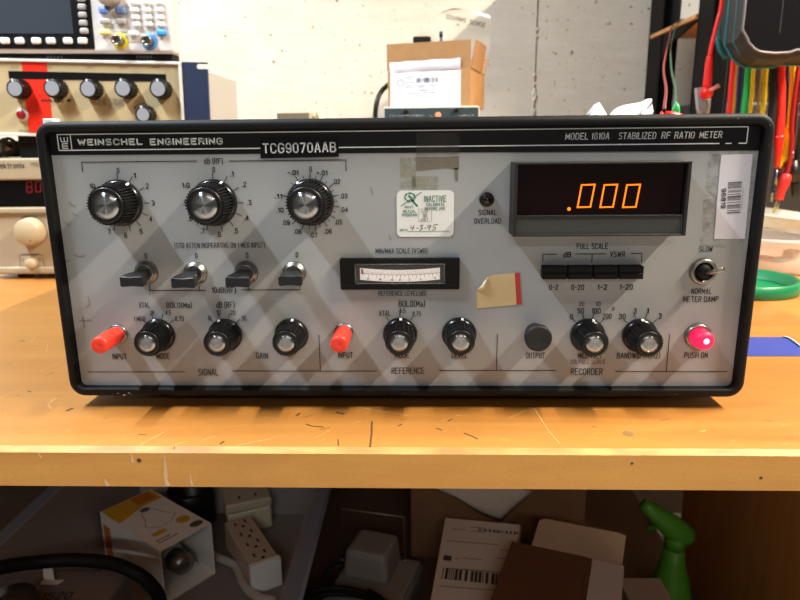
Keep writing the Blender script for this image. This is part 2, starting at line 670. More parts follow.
# the back wall is two pours of concrete with a ragged vertical joint between them
seam_x = atY(536, 60, WALL_Y).x
mb = MB()
mb.box((-2.2, WALL_Y, 0), (seam_x - 0.0016, WALL_Y + 0.12, 2.3))
mb.box((seam_x + 0.0016, WALL_Y + 0.002, 0), (2.2, WALL_Y + 0.12, 2.3))
mb.box((seam_x - 0.003, WALL_Y + 0.010, 0), (seam_x + 0.003, WALL_Y + 0.03, 2.3))
rnd = random.Random(3)
for i in range(70):      # crumbs of mortar standing in the joint
    z = 0.93 + 0.30 * rnd.random()
    big = z < 1.07
    if rnd.random() < (0.8 if big else 0.45):
        w = (0.0035 if big else 0.002) * (0.5 + rnd.random())
        b = bmesh.new()
        bmesh.ops.create_icosphere(b, subdivisions=1, radius=w)
        mb.bm(b, 0, True, Matrix.Translation((seam_x + rnd.uniform(-0.003, 0.002), WALL_Y + 0.001, z)) @ Matrix.Diagonal((0.9, 0.5, 1.5, 1)))
struct(mb.build('wall_back', CONC))
struct(MB().box((-2.2, -4.0, -0.05), (2.2, WALL_Y, 0.0)).build('floor', mat('grey_concrete_floor', '#b5b1a9', 0.8, var=0.1)))

# ================================================================== WORKBENCH
EY = atZ(400, 449.5, TZ).y        # front edge of the top
TH = TZ - atY(400, 488.2, EY).z         # its thickness
bench = empty('workbench', (0, 0.3, 0), 'orange beech workbench with a worn front edge carrying all the instruments', 'workbench')
BEECH = wood_mat('varnished_beech', '#9c6428', '#b07836', 0.42)
BEECHF = wood_mat('beech_front_lightened', '#c88a3c', '#d69a48', 0.5, scale=(3, 20, 20), coat=0.1, flecks=True)  # front face coloured lighter than the top to make up for weak light
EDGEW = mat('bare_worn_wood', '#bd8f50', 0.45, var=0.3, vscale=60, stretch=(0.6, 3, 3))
CH = 0.0030
prof = [(EY, TZ - TH), (EY, TZ - CH), (EY + CH, TZ), (0.97, TZ), (0.97, TZ - TH)]
mb = MB()
n = len(prof)
L_, R_ = -1.1, 1.0
vs = [(L_, y, z) for y, z in prof] + [(R_, y, z) for y, z in prof]
mb.add(vs, [[0, 1, n + 1, n]], 1)
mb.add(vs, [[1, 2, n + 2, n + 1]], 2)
mb.add(vs, [[2, 3, n + 3, n + 2], [3, 4, n + 4, n + 3], [4, 0, n, n + 4], list(range(n))[::-1], list(range(n, 2 * n))], 0)
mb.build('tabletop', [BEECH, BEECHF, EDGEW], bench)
PANEL = wood_mat('brown_veneer', '#a9713c', '#c68a4c', 0.5, scale=(14, 14, 1.0), coat=0.0, flecks=False)
MB().box((0.40, EY + 0.005, 0), (0.42, 0.47, TZ - TH)).build('side_panel', PANEL, bench)
MB().box((-1.08, EY + 0.005, 0), (-1.06, 0.47, TZ - TH)).build('side_panel', PANEL, bench)
DARKW = mat('brown_board', '#5d4a3b', 0.7)
MB().box((-1.06, 0.93, 0.1), (0.98, 0.945, TZ - TH)).build('back_panel', DARKW, bench)
MB().box((-1.06, 0.0, 0.280), (0.40, 0.93, 0.300)).build('lower_shelf', DARKW, bench)
MB().box((-1.0, -0.035, 0.300), (0.212, 0.60, 0.43)).build('storage_riser', DARKW, bench)
MB().box((0.94, 0.0, 0), (0.96, 0.47, TZ - TH)).build('side_panel', PANEL, bench)

# scuffs, knife marks and a dark knot on the top
mb = MB()
ZS = TZ + 0.00015


SC_L, SC_D = mat('pale_scratch', '#cc9c5c', 0.5), mat('dark_scratch', '#543a1c', 0.6)


def zl(pts, w, mi):
    mb = MB()
    P = [atZ(x, y, ZS) for x, y in pts]
    for p, q in zip(P, P[1:]):
        strip(mb, p, q, w, ZH)
    mb.build('scratch', (SC_L, SC_D)[mi], bench)



for pts, w in [([(50, 402), (58, 396), (48, 405), (52, 409)], .0006), ([(258, 442), (276, 437)], .0005), ([(357, 407), (380, 411), (410, 416)], .0005),
               ([(534, 408), (548, 430), (560, 444)], .0005), ([(140, 445), (164, 432)], .0007), ([(200, 441), (216, 436)], .0006), ([(30, 342), (38, 334)], .0006),
               ([(0, 398), (24, 388), (40, 386)], .0005), ([(46, 352), (48, 343)], .0004), ([(40, 372), (62, 361)], .0005), ([(236, 446), (262, 440)], .0006),
               ([(315, 438), (330, 430)], .0004), ([(510, 418), (526, 410)], .0005), ([(455, 415), (462, 416)], .0008), ([(12, 301), (40, 299)], .0005),
               ([(90, 444), (104, 440)], .0006), ([(172, 447), (186, 441)], .0006), ([(700, 432), (706, 430)], .0008)]:
    zl(pts, w, 0)
for pts, w in [([(370, 447), (371.5, 434), (372, 421)], .0011), ([(336, 412), (344, 414)], .0022), ([(306, 424), (312, 426), (324, 427)], .0012), ([(464, 433), (472, 436), (478, 439)], .001),
               ([(66, 411), (73, 408)], .0026), ([(220, 444), (224, 441)], .0016), ([(436, 428), (442, 430)], .0008), ([(448, 421), (452, 419)], .001),
               ([(20, 341), (25, 341)], .0018), ([(28, 391), (31, 392)], .0014), ([(296, 416), (300, 413)], .0018), ([(398, 426), (402, 424)], .0009), ([(338, 439), (338.4, 446)], .0006)]:
    zl(pts, w, 1)
rw = random.Random(21)
for i in range(44):
    x, y = rw.uniform(10, 790), rw.uniform(408, 446)
    l = rw.uniform(2, 11)
    sl = rw.choice((-.45, -.4, -.35, .12, .3))
    zl([(x, y), (x + l, y + l * sl * .6)], rw.uniform(.0003, .0006), 0 if i % 4 else 1)
for i in range(16):
    x, y = rw.uniform(4, 70), rw.uniform(300, 400)
    l = rw.uniform(3, 12)
    zl([(x, y), (x + l, y - l * rw.uniform(.1, .5))], rw.uniform(.0003, .0006), 0 if i % 5 else 1)
k = atZ(628, 433.5, ZS)
MB().face([k + Vector((0.0032 * math.cos(a), 0.0035 * math.sin(a), 0)) for a in [i * PI / 8 for i in range(16)]]).build('wood_knot', mat('knot', '#7a5a30', 0.6), bench)
# nicks and rubbed streaks on the front face
for x, y, r in [(139, 460.5, .0014), (632, 463.5, .0008), (761, 478, .0010)]:
    c = atY(x, y, EY - 0.00012)
    MB().face([c + Vector((r * math.cos(a), 0, r * math.sin(a))) for a in [i * PI / 5 for i in range(10)]]).build('nick', SC_D, bench)
for x0, y0, x1, y1, w in [(130, 452, 133, 463, .0016), (164, 452, 166, 478, .0022), (104, 478, 108, 486, .0024), (163, 472, 168, 486, .003), (190, 474, 192, 486, .0014), (38, 452, 41, 458, .0012)]:
    a, b_ = atY(x0, y0, EY - 0.00012), atY(x1, y1, EY - 0.00012)
    MB().prism([a, b_ - XH * w / 2, b_ + XH * w / 2], (0, 0.0001, 0)).build('rubbed_streak', mat('rubbed_varnish', '#d8b58a', 0.6), bench)

# ================================================================== THE RATIO METER
meter = empty('rf_ratio_meter', (0, 0.2, TZ), 'large grey fronted bench instrument in a black case with amber digits', 'measuring instrument')
W, H, Z0 = 0.4512, 0.1806, TZ + FOOT


def rrect(x0, x1, z0, z1, r, seg=6):
    out = []
    for cx, cz, a0 in ((x1 - r, z1 - r, 0), (x0 + r, z1 - r, 90), (x0 + r, z0 + r, 180), (x1 - r, z0 + r, 270)):
        for i in range(seg + 1):
            a = math.radians(a0 + 90 * i / seg)
            out.append((cx + r * math.cos(a), cz + r * math.sin(a)))
    return out


def ring_sweep(mb, x0, x1, z0, z1, r, prof, seg=6, mi=0, smooth=True):
    """prof: (inset, y)"""
    rows = []
    for ins, y in prof:
        rows.append([(x, y, z) for x, z in rrect(x0 + ins, x1 - ins, z0 + ins, z1 - ins, max(0.0012, r - ins), seg)])
    n = len(rows[0])
    mb.add([p for q in rows for p in q], [[k * n + i, k * n + (i + 1) % n, (k + 1) * n + (i + 1) % n, (k + 1) * n + i] for k in range(len(rows) - 1) for i in range(n)], mi, smooth)


mb = MB()
ring_sweep(mb, -W / 2, W / 2, Z0, Z0 + H, 0.0105, [(0.006, 0.03), (0, 0.03), (0, 0.0032), (0.0004, 0.0017), (0.0014, 0.0005), (0.0028, 0), (0.0050, 0), (0.0057, 0.0004), (0.0063, 0.0016), (0.0063, 0.012)])
mb.build('bezel', BLACK, meter)
mb = MB()
mb.box((-0.2195, 0.0125, Z0 + 0.003), (0.2195, 0.40, Z0 + H - 0.003), 0.003)
case = mb.build('case', BLACK, meter)
for sx in (-1, 1):
    for fy in (0.06, 0.37):
        MB().lathe([(0.010, 0), (0.011, 0.003), (0.012, FOOT + .0035)], (sx * 0.16, fy, TZ), n=20).build('rubber_foot', BLACKM, meter)
PY = 0.006          # face of the front panel


def panel_material():
    m = bpy.data.materials.new('grey_panel_enamel')
    m.use_nodes = True
    nt = m.node_tree
    N, L = nt.nodes, nt.links
    b = N['Principled BSDF']
    tc = N.new('ShaderNodeTexCoord')
    n = N.new('ShaderNodeTexNoise')
    n.inputs['Scale'].default_value = 25
    n.inputs['Detail'].default_value = 6
    L.new(tc.outputs['Object'], n.inputs['Vector'])
    cr = N.new('ShaderNodeValToRGB')
    cr.color_ramp.elements[0].position = 0.3
    cr.color_ramp.elements[1].position = 0.75
    cr.color_ramp.elements[0].color = (*hexc('#9fa1a3'), 1)
    cr.color_ramp.elements[1].color = (*hexc('#a8aaab'), 1)
    L.new(n.outputs['Fac'], cr.inputs[0])
    # a few specks of grime
    n2 = N.new('ShaderNodeTexNoise')
    n2.inputs['Scale'].default_value = 160
    n2.inputs['Detail'].default_value = 2
    L.new(tc.outputs['Object'], n2.inputs['Vector'])
    mr = N.new('ShaderNodeMapRange')
    mr.inputs[1].default_value = 0.72
    mr.inputs[2].default_value = 0.80
    mr.inputs[4].default_value = 0.6
    L.new(n2.outputs['Fac'], mr.inputs[0])
    mx = N.new('ShaderNodeMixRGB')
    mx.inputs[2].default_value = (*hexc('#77746a'), 1)
    L.new(mr.outputs[0], mx.inputs[0])
    L.new(cr.outputs[0], mx.inputs[1])
    L.new(mx.outputs[0], b.inputs['Base Color'])
    b.inputs['Roughness'].default_value = 0.5
    return m


def PN(px, py, d=0.0):
    """point on the front panel seen at a pixel; d = distance out of the panel"""
    p = atY(px, py, PY)
    return Vector((p.x, PY - d, p.z))


zh = PN(400, 154.5).z
mb = MB()
mb.box((-0.2192, PY, Z0 + 0.0061), (0.2192, 0.0122, Z0 + H - 0.0065))
panel = mb.build('front_panel', panel_material(), meter)
mb = MB()
zhl, zhr = PN(52, 155.2).z, PN(757, 150.6).z
mb.prism([(-0.2192, PY - 0.0003, zhl), (0.2192, PY - 0.0003, zhr), (0.2192, PY - 0.0003, Z0 + H - 0.006), (-0.2192, PY - 0.0003, Z0 + H - 0.006)], (0, 0.0062, 0))
header = mb.build('header_strip', mat('header_black', '#0b0b0e', 0.5, spec=.3), meter)
PXM = 0.4165 / FPX    # metres per pixel, roughly, on the panel

HD = 0.0006
mb = MB()


def PT(s, x0, y0, x1, y1, bold=0.022, mi=0, d=0.0003, shear=0.0):
    c = PN((x0 + x1) / 2, (y0 + y1) / 2, d)
    w = PN(x1, (y0 + y1) / 2).x - PN(x0, (y0 + y1) / 2).x
    h = PN((x0 + x1) / 2, y0).z - PN((x0 + x1) / 2, y1).z
    put_text(mb, s, c, XH, ZH, w, h, bold, shear, mi)


def PL(x0, y0, x1, y1, w=0.0005, mi=0, d=0.0003, axis=None):
    a, b_ = PN(x0, y0, d), PN(x1, y1, d)
    if axis == 'h':
        a.z = b_.z = (a.z + b_.z) / 2
    if axis == 'v':
        a.x = b_.x = (a.x + b_.x) / 2
    strip(mb, a, b_, w, YH, mi)


# --- white lettering on the header
zt, zb = PN(400, 130.7).z, PN(400, 146.8).z
xl, xr = PN(58.5, 142, HD).x, PN(747, 135, HD).x
xm = PN(71.5, 142, HD).x
yy = PY - HD
for p, q, w in [((xl, zt), (xr, zt), .0006), ((xl, zb), (PN(719, 144).x, zb), .0007), ((PN(725, 144).x, zb), (PN(731, 144).x, zb), .0006), ((PN(738, 144).x, zb), (xr, zb), .0007),
                ((xl, zt), (xl, zb), .0007), ((xm, zt), (xm, zb), .0006), ((xr, zt), (xr, zb), .0006)]:
    strip(mb, (p[0], yy, p[1]), (q[0], yy, q[1]), w, YH, 0)
PT('WEINSCHEL', 78, 138.6, 142.8, 145.4, 0.035, 0, HD)
PT('ENGINEERING', 150, 138.0, 223, 145.0, 0.035, 0, HD)
PT('MODEL 1810A', 565, 132.7, 609, 139.7, 0.03, 0, HD, 0.1)
PT('STABILIZED', 618.5, 132.2, 656, 139.2, 0.03, 0, HD, 0.1)
PT('RF', 661, 131.8, 670.5, 138.8, 0.03, 0, HD, 0.1)
PT('RATIO', 674, 131.6, 694.5, 138.6, 0.03, 0, HD, 0.1)
PT('METER', 699, 131.2, 722, 138.2, 0.03, 0, HD, 0.1)
# the maker's monogram: a W standing on an E
cx = (xl + xm) / 2


def mono(pts):
    P = [(cx + x * 0.0001, yy, (zt + zb) / 2 + z * 0.0001) for x, z in pts]
    for p, q in zip(P, P[1:]):
        strip(mb, p, q, 0.0006, YH, 0)


mono([(-22, 32), (-20, 4), (20, 4), (22, 32)])
mono([(0, 30), (0, 4)])
mono([(20, -8), (-16, -8), (-16, -36), (20, -36)])
mono([(-16, -22), (18, -22)])
mb.build('header_lettering', WINK, header)

# --- black printing on the grey panel
mb = MB()
PL(82, 162.3, 197, 161, axis='h')
PL(82, 162.0, 82.5, 172, axis='v')
PT('dB (RF)', 204, 158.2, 223, 164)
PL(229, 160.9, 346, 160.2, axis='h')
PL(345.8, 160.3, 346.3, 171, axis='v')


def dial(cx, cy, marks, r0, r1, w=.0005, mi=0):
    c = PN(cx, cy)
    for s, x, y, ww, hh, tick in marks:
        if s:
            PT(s, x - ww / 2, y - hh / 2, x + ww / 2, y + hh / 2, 0.01, mi)
        if tick is not None:
            a = math.radians(tick)
            p = c + Vector((math.sin(a) * r0, 0, math.cos(a) * r0))
            q = c + Vector((math.sin(a) * r1, 0, math.cos(a) * r1))
            p.y = q.y = PY - 0.0003
            strip(mb, p, q, w, YH, mi)


K1, K2, K3 = (120.4, 202.8), (214.4, 202.6), (310.7, 202.2)
dial(*K1, [('0', 118.3, 170.5, 2.6, 5.5, 0), ('1', 135, 175.5, 2, 5.5, 30), ('2', 147.5, 186, 3, 5.5, 60), ('3', 153.2, 203, 3, 5.5, 91), ('4', 151, 219, 3, 5.5, 116),
           ('5', 141.3, 231.3, 3, 5.5, 142), ('6', 126, 235.3, 3, 5.5, 165), ('7', 109.4, 231.5, 2.8, 5.5, 199), ('10', 92.5, 186, 5.5, 5, None)], .0150, .0190)
dial(*K2, [('0', 213.9, 169.6, 2.6, 5.5, 1), ('.1', 232, 174, 3.6, 5.5, 30), ('.2', 244.3, 184.5, 4.5, 5.5, 60), ('.3', 249.4, 202.5, 4.5, 5.5, 91), ('.4', 246.6, 218, 4.5, 5.5, 117),
           ('.5', 236, 230.8, 4.5, 5.5, 143), ('.6', 219, 234.4, 4.5, 5.5, 168), ('.7', 202.5, 231, 4.5, 5.5, 200), ('.8', 190, 218.5, 4.5, 5.5, 222), ('.9', 185.3, 203, 4.5, 5.5, None), ('1.0', 186, 185.3, 7.5, 5.5, None)], .0150, .0190)
dial(*K3, [('0', 310.6, 169.2, 2.6, 5.5, 1), ('-.01', 293, 172.6, 11, 5, -29), ('+.01', 322, 172.9, 11, 5, 27), ('.02', 336.6, 181.6, 7.5, 5, 53), ('.03', 343.8, 196, 7.5, 5, 76), ('.04', 344.3, 209.6, 7.5, 5, 100),
           ('.05', 338.6, 222, 7.5, 5, 124), ('.06', 328.2, 231.3, 7.5, 5, 147), ('.07', 313.8, 235, 7.5, 5, 172), ('.08', 297.7, 231.5, 7.5, 5, 200), ('.09', 286, 222.6, 7.5, 5, 222), ('.10', 280, 210.2, 7.5, 5, None), ('.11', 278.6, 196.2, 7.5, 5, -76)], .0150, .0185)
for a in (-14, 14, 40, 64, 88, 112, 136, 160, 185, -44):
    dial(*K3, [(None, 0, 0, 0, 0, a)], .0150, .0170, .0004)
PT('(STD ATTEN INOPERATIVE ON 1 MEG INPUT)', 174.5, 242.6, 264.8, 248, 0.018)
for x, y in ((146, 255.8), (196.4, 255.6), (247.2, 255.4), (297, 254.8)):
    PT('0', x - 1.3, y - 2.8, x + 1.3, y + 2.8, 0.02)
PL(149.5, 281, 149.8, 290.6, axis='v')
PL(149.5, 290.6, 206, 290.3, axis='h')
PL(199.5, 286, 199.6, 290.3, axis='v')
PL(248.6, 284, 248.8, 290, axis='v')
PL(241.5, 290.1, 300, 289.6, axis='h')
PL(299.6, 280, 299.8, 289.8, axis='v')
PT('10dB(RF)', 212, 287.2, 236, 293, 0.022)
PT('XTAL', 139, 302.3, 150, 307.8)
PT('BOLO(Ma)', 166.5, 302.2, 192, 308)
PT('2K', 150, 310.5, 154.5, 314.8, 0.008)
PT('4.5', 165.5, 310.3, 171.2, 314.8, 0.008)
PT('1 MEG', 134, 316.4, 145.3, 321, 0.008)
PT('8.75', 175.2, 316.2, 184, 320.8, 0.008)
PT('dB (RF)', 216.4, 301.6, 234.6, 308)
PT('0', 208.3, 315.6, 210.7, 320.4, 0.008)
PT('10', 216.6, 310, 221, 314.8, 0.008)
PT('20', 230.5, 310, 235.5, 314.8, 0.008)
PT('30', 241.5, 315.6, 246.5, 320.4, 0.008)
PT('INPUT', 112.6, 353.6, 126.8, 359.3)
PT('MODE', 156.6, 353.2, 170, 359)
PT('GAIN', 256, 352.4, 268, 358.6)
PT('INPUT', 338, 352, 353, 358)
PT('BOLO(Ma)', 398.6, 300.6, 425, 306.8)
PT('XTAL', 379, 310.4, 390.6, 316)
PT('4.5', 399.2, 308.2, 405.5, 313, 0.008)
PT('8.75', 412.5, 311.2, 421, 316, 0.008)
PT('MODE', 394.6, 352.2, 409.4, 358)
PT('LEVEL', 451.6, 352.2, 467.4, 358)
PT('SIGNAL', 198.4, 368.6, 218.6, 375.4, 0.03)
PT('REFERENCE', 391.6, 367.4, 424.4, 373.8, 0.03)
PT('RECORDER', 570.6, 368.2, 602.6, 375, 0.03)
PL(88, 371.8, 185, 371.8, axis='h')
PL(232, 371.5, 377, 370.4, axis='h')
PL(319.6, 335, 319.8, 371, axis='v')
PL(439, 370.3, 556, 370.4, axis='h')
PL(497, 334, 496.5, 370.4, axis='v')
PL(615, 371, 727, 372, axis='h')
PL(668.6, 334, 667, 371.4, axis='v')
PT('MIN/MAX SCALE (VSWR)', 375.6, 248.2, 427.4, 253.4, 0.02)
PT('REFERENCE LEVEL(dB)', 378.2, 290.8, 426.4, 295.8, 0.02)
PT('SIGNAL', 478.4, 209.6, 497, 215.2)
PT('OVERLOAD', 474.2, 218.2, 501, 223.8)
PT('FULL SCALE', 576.6, 243.4, 608, 249)
PL(542.6, 254.3, 557, 254.2, axis='h')
PL(542.8, 254.3, 542.6, 262, axis='v')
PT('dB', 563.4, 251.8, 571, 257.4)
PL(575, 254, 606, 253.8, axis='h')
PL(592, 254, 591.8, 262.5, axis='v')
PT('VSWR', 610, 251.4, 625, 257)
PL(630.5, 253.6, 642, 253.4, axis='h')
PL(641.8, 253.6, 641.4, 262, axis='v')
PT('0-2', 549, 284.6, 558.2, 290)
PT('0-20', 571.2, 284.6, 584, 290)
PT('1-2', 597.4, 284.4, 607.2, 289.8)
PT('1-20', 619.6, 284.2, 633, 289.8)
PT('0', 570, 313.8, 573, 319.2)
PT('50', 577.4, 308, 584, 313.6)
PT('100', 591.8, 308, 600.6, 313.6)
PT('200', 602.4, 313.4, 611.4, 319)
PT('30', 618.6, 313.6, 625.6, 319.2)
PT('3', 633.4, 308, 636.6, 313.6)
PT('1', 646.6, 308, 648.8, 313.6)
PT('.3', 657, 313.2, 661.6, 319)
PT('MILLIVOLT', 577.6, 353, 602, 358.4)
PT('BANDWIDTH(Hz)', 616.6, 352.6, 660, 358.4)
PT('OUTPUT', 525.6, 352.4, 545, 358)
PT('SLOW', 699, 246.2, 712.6, 251.8)
PT('NORMAL', 691.2, 288.4, 711.6, 294)
PT('METER DAMP', 683, 296.2, 718.4, 302)
PT('PUSH ON', 684, 352.2, 707.6, 358)
# dial ticks of the small knobs
SK = {'mode': (159.0, 334.6), 'db': (225.8, 334.6), 'gain': (291.8, 334.4), 'rmode': (400.2, 333.8), 'level': (459.0, 333.6), 'mv': (587.0, 334.8), 'bw': (639.0, 334.8)}
for key, angs in (('mode', (-44, -14, 16, 46)), ('db', (-42, -16, 14, 44)), ('rmode', (-38, 0, 36)), ('mv', (-42, -14, 14, 44)), ('bw', (-46, -16, 16, 46))):
    for a in angs:
        dial(*SK[key], [(None, 0, 0, 0, 0, a)], .0116, .0150)
# red printing of the recorder scales
PT('20', 579, 301.8, 584.4, 306, 0.0, 1)
PT('10', 595.4, 301.6, 600.6, 306, 0.0, 1)
PT('5', 612, 306.6, 614.6, 310.6, 0.0, 1)
PT('10% FULL SCALE', 570, 359.4, 605.4, 363.8, 0.0, 1)
mb.build('panel_lettering', [INK, mat('faded_red_ink', '#8a5a52', 0.6)], panel)

# --- grime and old tape residue on the panel
GRIME = [patchy_mat('brown_tape_residue', '#7c7668', 0.36, 0.05, (700, 80, 160), 0.9), patchy_mat('yellowed_glue', '#a19d84', 0.48, 0.12, (160, 90, 160), 0.7), patchy_mat('dark_grime', '#77726a', 0.55, 0.10, (120, 90, 160), 0.35)]


def patch(pts, mi, d=0.0002):
    MB().face([PN(x, y, d) for x, y in pts]).build('stain', GRIME[mi], panel)


patch([(416, 157), (446, 157), (459, 156), (459, 170), (446, 168), (416, 171)], 0)
patch([(454, 168), (458, 168), (458, 182), (455, 180)], 0)
patch([(400, 158), (416, 158), (416, 188), (400, 188)], 1)
patch([(412, 176), (438, 176), (438, 190), (412, 190)], 1)
patch([(708, 152), (721, 152), (716, 200), (705, 190)], 2)
patch([(703, 200), (716, 198), (714, 240), (702, 238)], 2)
patch([(700, 238), (745, 238), (743, 249), (699, 246)], 2)
patch([(748, 155), (757, 154), (749, 240), (742, 240)], 2)
patch([(712, 150), (757, 149), (757, 155), (712, 156)], 2)
SMUDGE = mat('grey_smudge', '#8d8c88', 0.6)
for pts, w in [([(69, 202), (72, 205), (76, 207)], .0012), ([(72, 213), (78, 216)], .0008), ([(64, 222), (70, 226)], .0008), ([(74, 255), (80, 257), (85, 256)], .0012), ([(66, 262), (70, 260)], .001),
               ([(79, 321), (92, 320)], .0010), ([(83, 316), (84.5, 328)], .0010), ([(88, 296), (90, 304), (86, 308)], .0008), ([(371, 187), (373, 195)], .0008), ([(389, 235), (391, 240)], .0012)]:
    m9 = MB()
    P = [PN(x, y, .0002) for x, y in pts]
    for p, q in zip(P, P[1:]):
        strip(m9, p, q, w, YH)
    m9.build('smudge', SMUDGE, panel)
mb = MB()
mb.face([PN(x, y, .0007) for x, y in [(416.5, 133), (459, 132.5), (459, 155), (416, 156)]])
mb.build('clear_tape', patchy_mat('old_clear_tape', '#5f5c57', 0.40, 0.25, (120, 60, 120), 0.35, 0.25), header)


# --- knobs
def fluted(n):
    return lambda a, k: 1.0 if k in (0,) else 1.0 + 0.035 * (1 if (int(a / (2 * PI) * n * 2) % 2 == 0) else -1)


DISC = mat('spun_aluminium', '#b4b4b6', 0.27, metal=1.0, aniso=0.93)
SKIRTM = mat('glossy_black_skirt', '#161618', 0.22)


def knob(px, py, big, angle, name):
    c = PN(px, py)
    s = 1.0 if big else 0.745
    Lk = 0.0205 if big else 0.0205
    o = MB()
    n = 40 if big else 36
    base = 0.0053
    r0, r1 = (0.0128, 0.0116) if big else (0.0095, 0.0086)
    seg = n * 4

    def mod(a, k):
        t = (a / (2 * PI) * n) % 1
        return 1.0 + (0.05 if t < 0.5 else -0.055)
    o.lathe([(r0, base - 0.001), (r0, base), (r1, Lk - 0.0012)], c, (0, -1, 0), seg, mod=mod, smooth=False)
    o.lathe([(r1 * 0.94, Lk - 0.0012), (r1 * 0.94, Lk - 0.0004), (r1 * 0.90, Lk), ((.75 if big else .70) * r1, Lk), ((.71 if big else .66) * r1, Lk - 0.0003)], c, (0, -1, 0), 48, cap0=False)
    body = o.build(name, BLACKP, meter)
    rs = 0.0149 if big else 0.0114
    ck = .71 if big else .66
    MB().lathe([(rs, 0.0006), (rs, 0.0022), (rs * 0.97, 0.0030), (rs * 0.90, 0.0052)] if big else [(rs, 0.0006), (rs, 0.0020), (rs * 0.98, 0.0028), (r0 * 1.02, 0.0053)], c, (0, -1, 0), 48).build('skirt', SKIRTM, body)
    d = MB()
    d.lathe([(r1 * ck, Lk - 0.0006), (r1 * ck, Lk - 0.0002)], c, (0, -1, 0), 48, smooth=False, cap0=False, cap1=False)
    d.lathe([(r1 * ck, Lk - 0.0002), (r1 * .4, Lk - 0.0002), (0.0002, Lk - 0.0002)], c, (0, -1, 0), 48, cap0=False)
    d.build('cap', DISC, body)
    # white pointer mark on the skirt
    a = math.radians(angle)
    dr = Vector((math.sin(a), 0, math.cos(a)))
    tg = Vector((math.cos(a), 0, -math.sin(a)))
    p = MB()
    w = 0.0007 if big else 0.0008
    A, B = c + dr * (rs * 0.985) + Vector((0, -0.0028, 0)), c + dr * (rs * 0.90 if big else rs * 0.9) + Vector((0, -0.0054 if big else -0.0046, 0))
    p.prism([A - tg * w, A + tg * w, B + tg * w, B - tg * w], (dr * 0.0004 + Vector((0, -0.0004, 0))))
    p.build('pointer', WINK, body)
    return body


knob(*K1, True, 33, 'attenuator_knob')
knob(*K2, True, 27, 'attenuator_knob')
knob(*K3, True, -30, 'attenuator_knob')
for key, a in (('mode', -4), ('db', -16), ('gain', 8), ('rmode', 3), ('level', 10), ('mv', 14), ('bw', 2)):
    knob(*SK[key], False, a, 'selector_knob')

# --- four bat-handled toggle switches
GREYBAT = mat('dark_grey_bat', '#17181a', 0.45)
for bx, by, tx, ty in ((146.5, 272.5, 131.3, 282.0), (195.8, 273, 182.6, 283.3), (246.5, 272.5, 237, 282.5), (294.5, 272.8, 290.2, 280.9)):
    c = PN(bx, by)
    o = MB().lathe([(.0078, 0), (.0078, .0012), (.0072, .0022), (.0062, .0026), (.0060, .0042), (.0050, .0046), (.0044, .0030)], c, (0, -1, 0), 32).build('toggle_switch', CHROME, meter)
    tip = atY(tx, ty, PY - 0.0215)
    d = tip - (c + Vector((0, -0.002, 0)))
    rows = []
    for t, w, h in ((0, .0030, .0026), (.25, .0038, .0030), (.5, .0054, .0034), (.8, .0072, .0036), (.97, .0075, .0034), (1.0, .0071, .0030)):
        q = c + Vector((0, -0.002, 0)) + d * t
        rows.append([q + Vector((x * w, 0, z * h)) for x, z in ((-1, -.8), (-.85, -1), (0, -.86), (.85, -1), (1, -.8), (1, .8), (.85, 1), (0, .86), (-.85, 1), (-1, .8))])
    m2 = MB()
    nn = 10
    m2.add([p for r_ in rows for p in r_], [[k * nn + i, k * nn + (i + 1) % nn, (k + 1) * nn + (i + 1) % nn, (k + 1) * nn + i] for k in range(len(rows) - 1) for i in range(nn)] + [list(range((len(rows) - 1) * nn, len(rows) * nn))], 0, False)
    m2.build('bat_lever', GREYBAT, o)

# --- capped connectors
REDCAP = mat('orange_red_vinyl', '#f03a28', 0.42)
for bx, by in ((118.2, 333.6), (343.8, 332.5)):
    c = PN(bx, by)
    o = MB().lathe([(.0066, 0), (.0066, .0016), (.0055, .002)], c, (0, -1, 0), 24).build('input_connector', CHROME, meter)
    MB().lathe([(.0054, .0018), (.0057, .003), (.0056, .0250), (.0053, .0265), (.0046, .0270), (.0010, .0269), (.0006, .0267)], c, (0, -1, 0), 28).build('vinyl_cap', REDCAP, o)
c = PN(534.5, 332.0)
o = MB().lathe([(.0062, 0), (.0062, .0095), (.0052, .010)], c, (0, -1, 0), 28).build('output_connector', BLACKP, meter)
MB().lathe([(.0075, .0095), (.0085, .0105), (.0086, .0150), (.0082, .0158), (.0064, .0160), (.0060, .0157), (.0050, .0160), (.0046, .0157), (.0034, .0160), (.0030, .0157), (.0016, .016)], c, (0, -1, 0), 40).build('dust_cap', mat('rubber_cap', '#131418', 0.55), o)

# --- meter damp toggle and lit push button
c = PN(702.6, 271.2)
o = MB().lathe([(.0086, 0), (.0086, .0012), (.0080, .0026), (.0070, .0030), (.0060, .0026), (.0056, .0012)], c, (0, -1, 0), 36, cap1=False).build('damping_switch', CHROME, meter)
MB().lathe([(.0057, .0008), (.0050, .0022), (.0036, .0036), (.0018, .0042)], c, (0, -1, 0), 28).build('bushing', BLACKM, o)
tip = atY(724.2, 268.8, PY - 0.010)
MB().tube([c + Vector((0, -.003, 0)), c + Vector((.003, -.0055, .0002)), tip], lambda t: .0011 + .0006 * t, 12).build('lever', CHROME, o)
c = PN(697.2, 335.6)
o = MB().lathe([(.0086, 0), (.0086, .0016), (.0078, .0034), (.0068, .0036), (.0064, .0030)], c, (0, -1, 0), 36).build('power_button', CHROME, meter)
LED = glow_mat('lit_pink_lens', '#ff1446', 2.0)
MB().lathe([(.0062, .0030), (.0062, .0108), (.0055, .0126), (.0036, .0136), (.0002, .0139)], c, (0, -1, 0), 32).build('lit_lens', LED, o)
MB().lathe([(.0022, .0134), (.0016, .0141), (.0002, .0143)], c + Vector((.0002, 0, .0002)), (0, -1, 0), 16).build('bright_lamp', glow_mat('hot_pink_core', '#ffb4c8', 3.0), o)

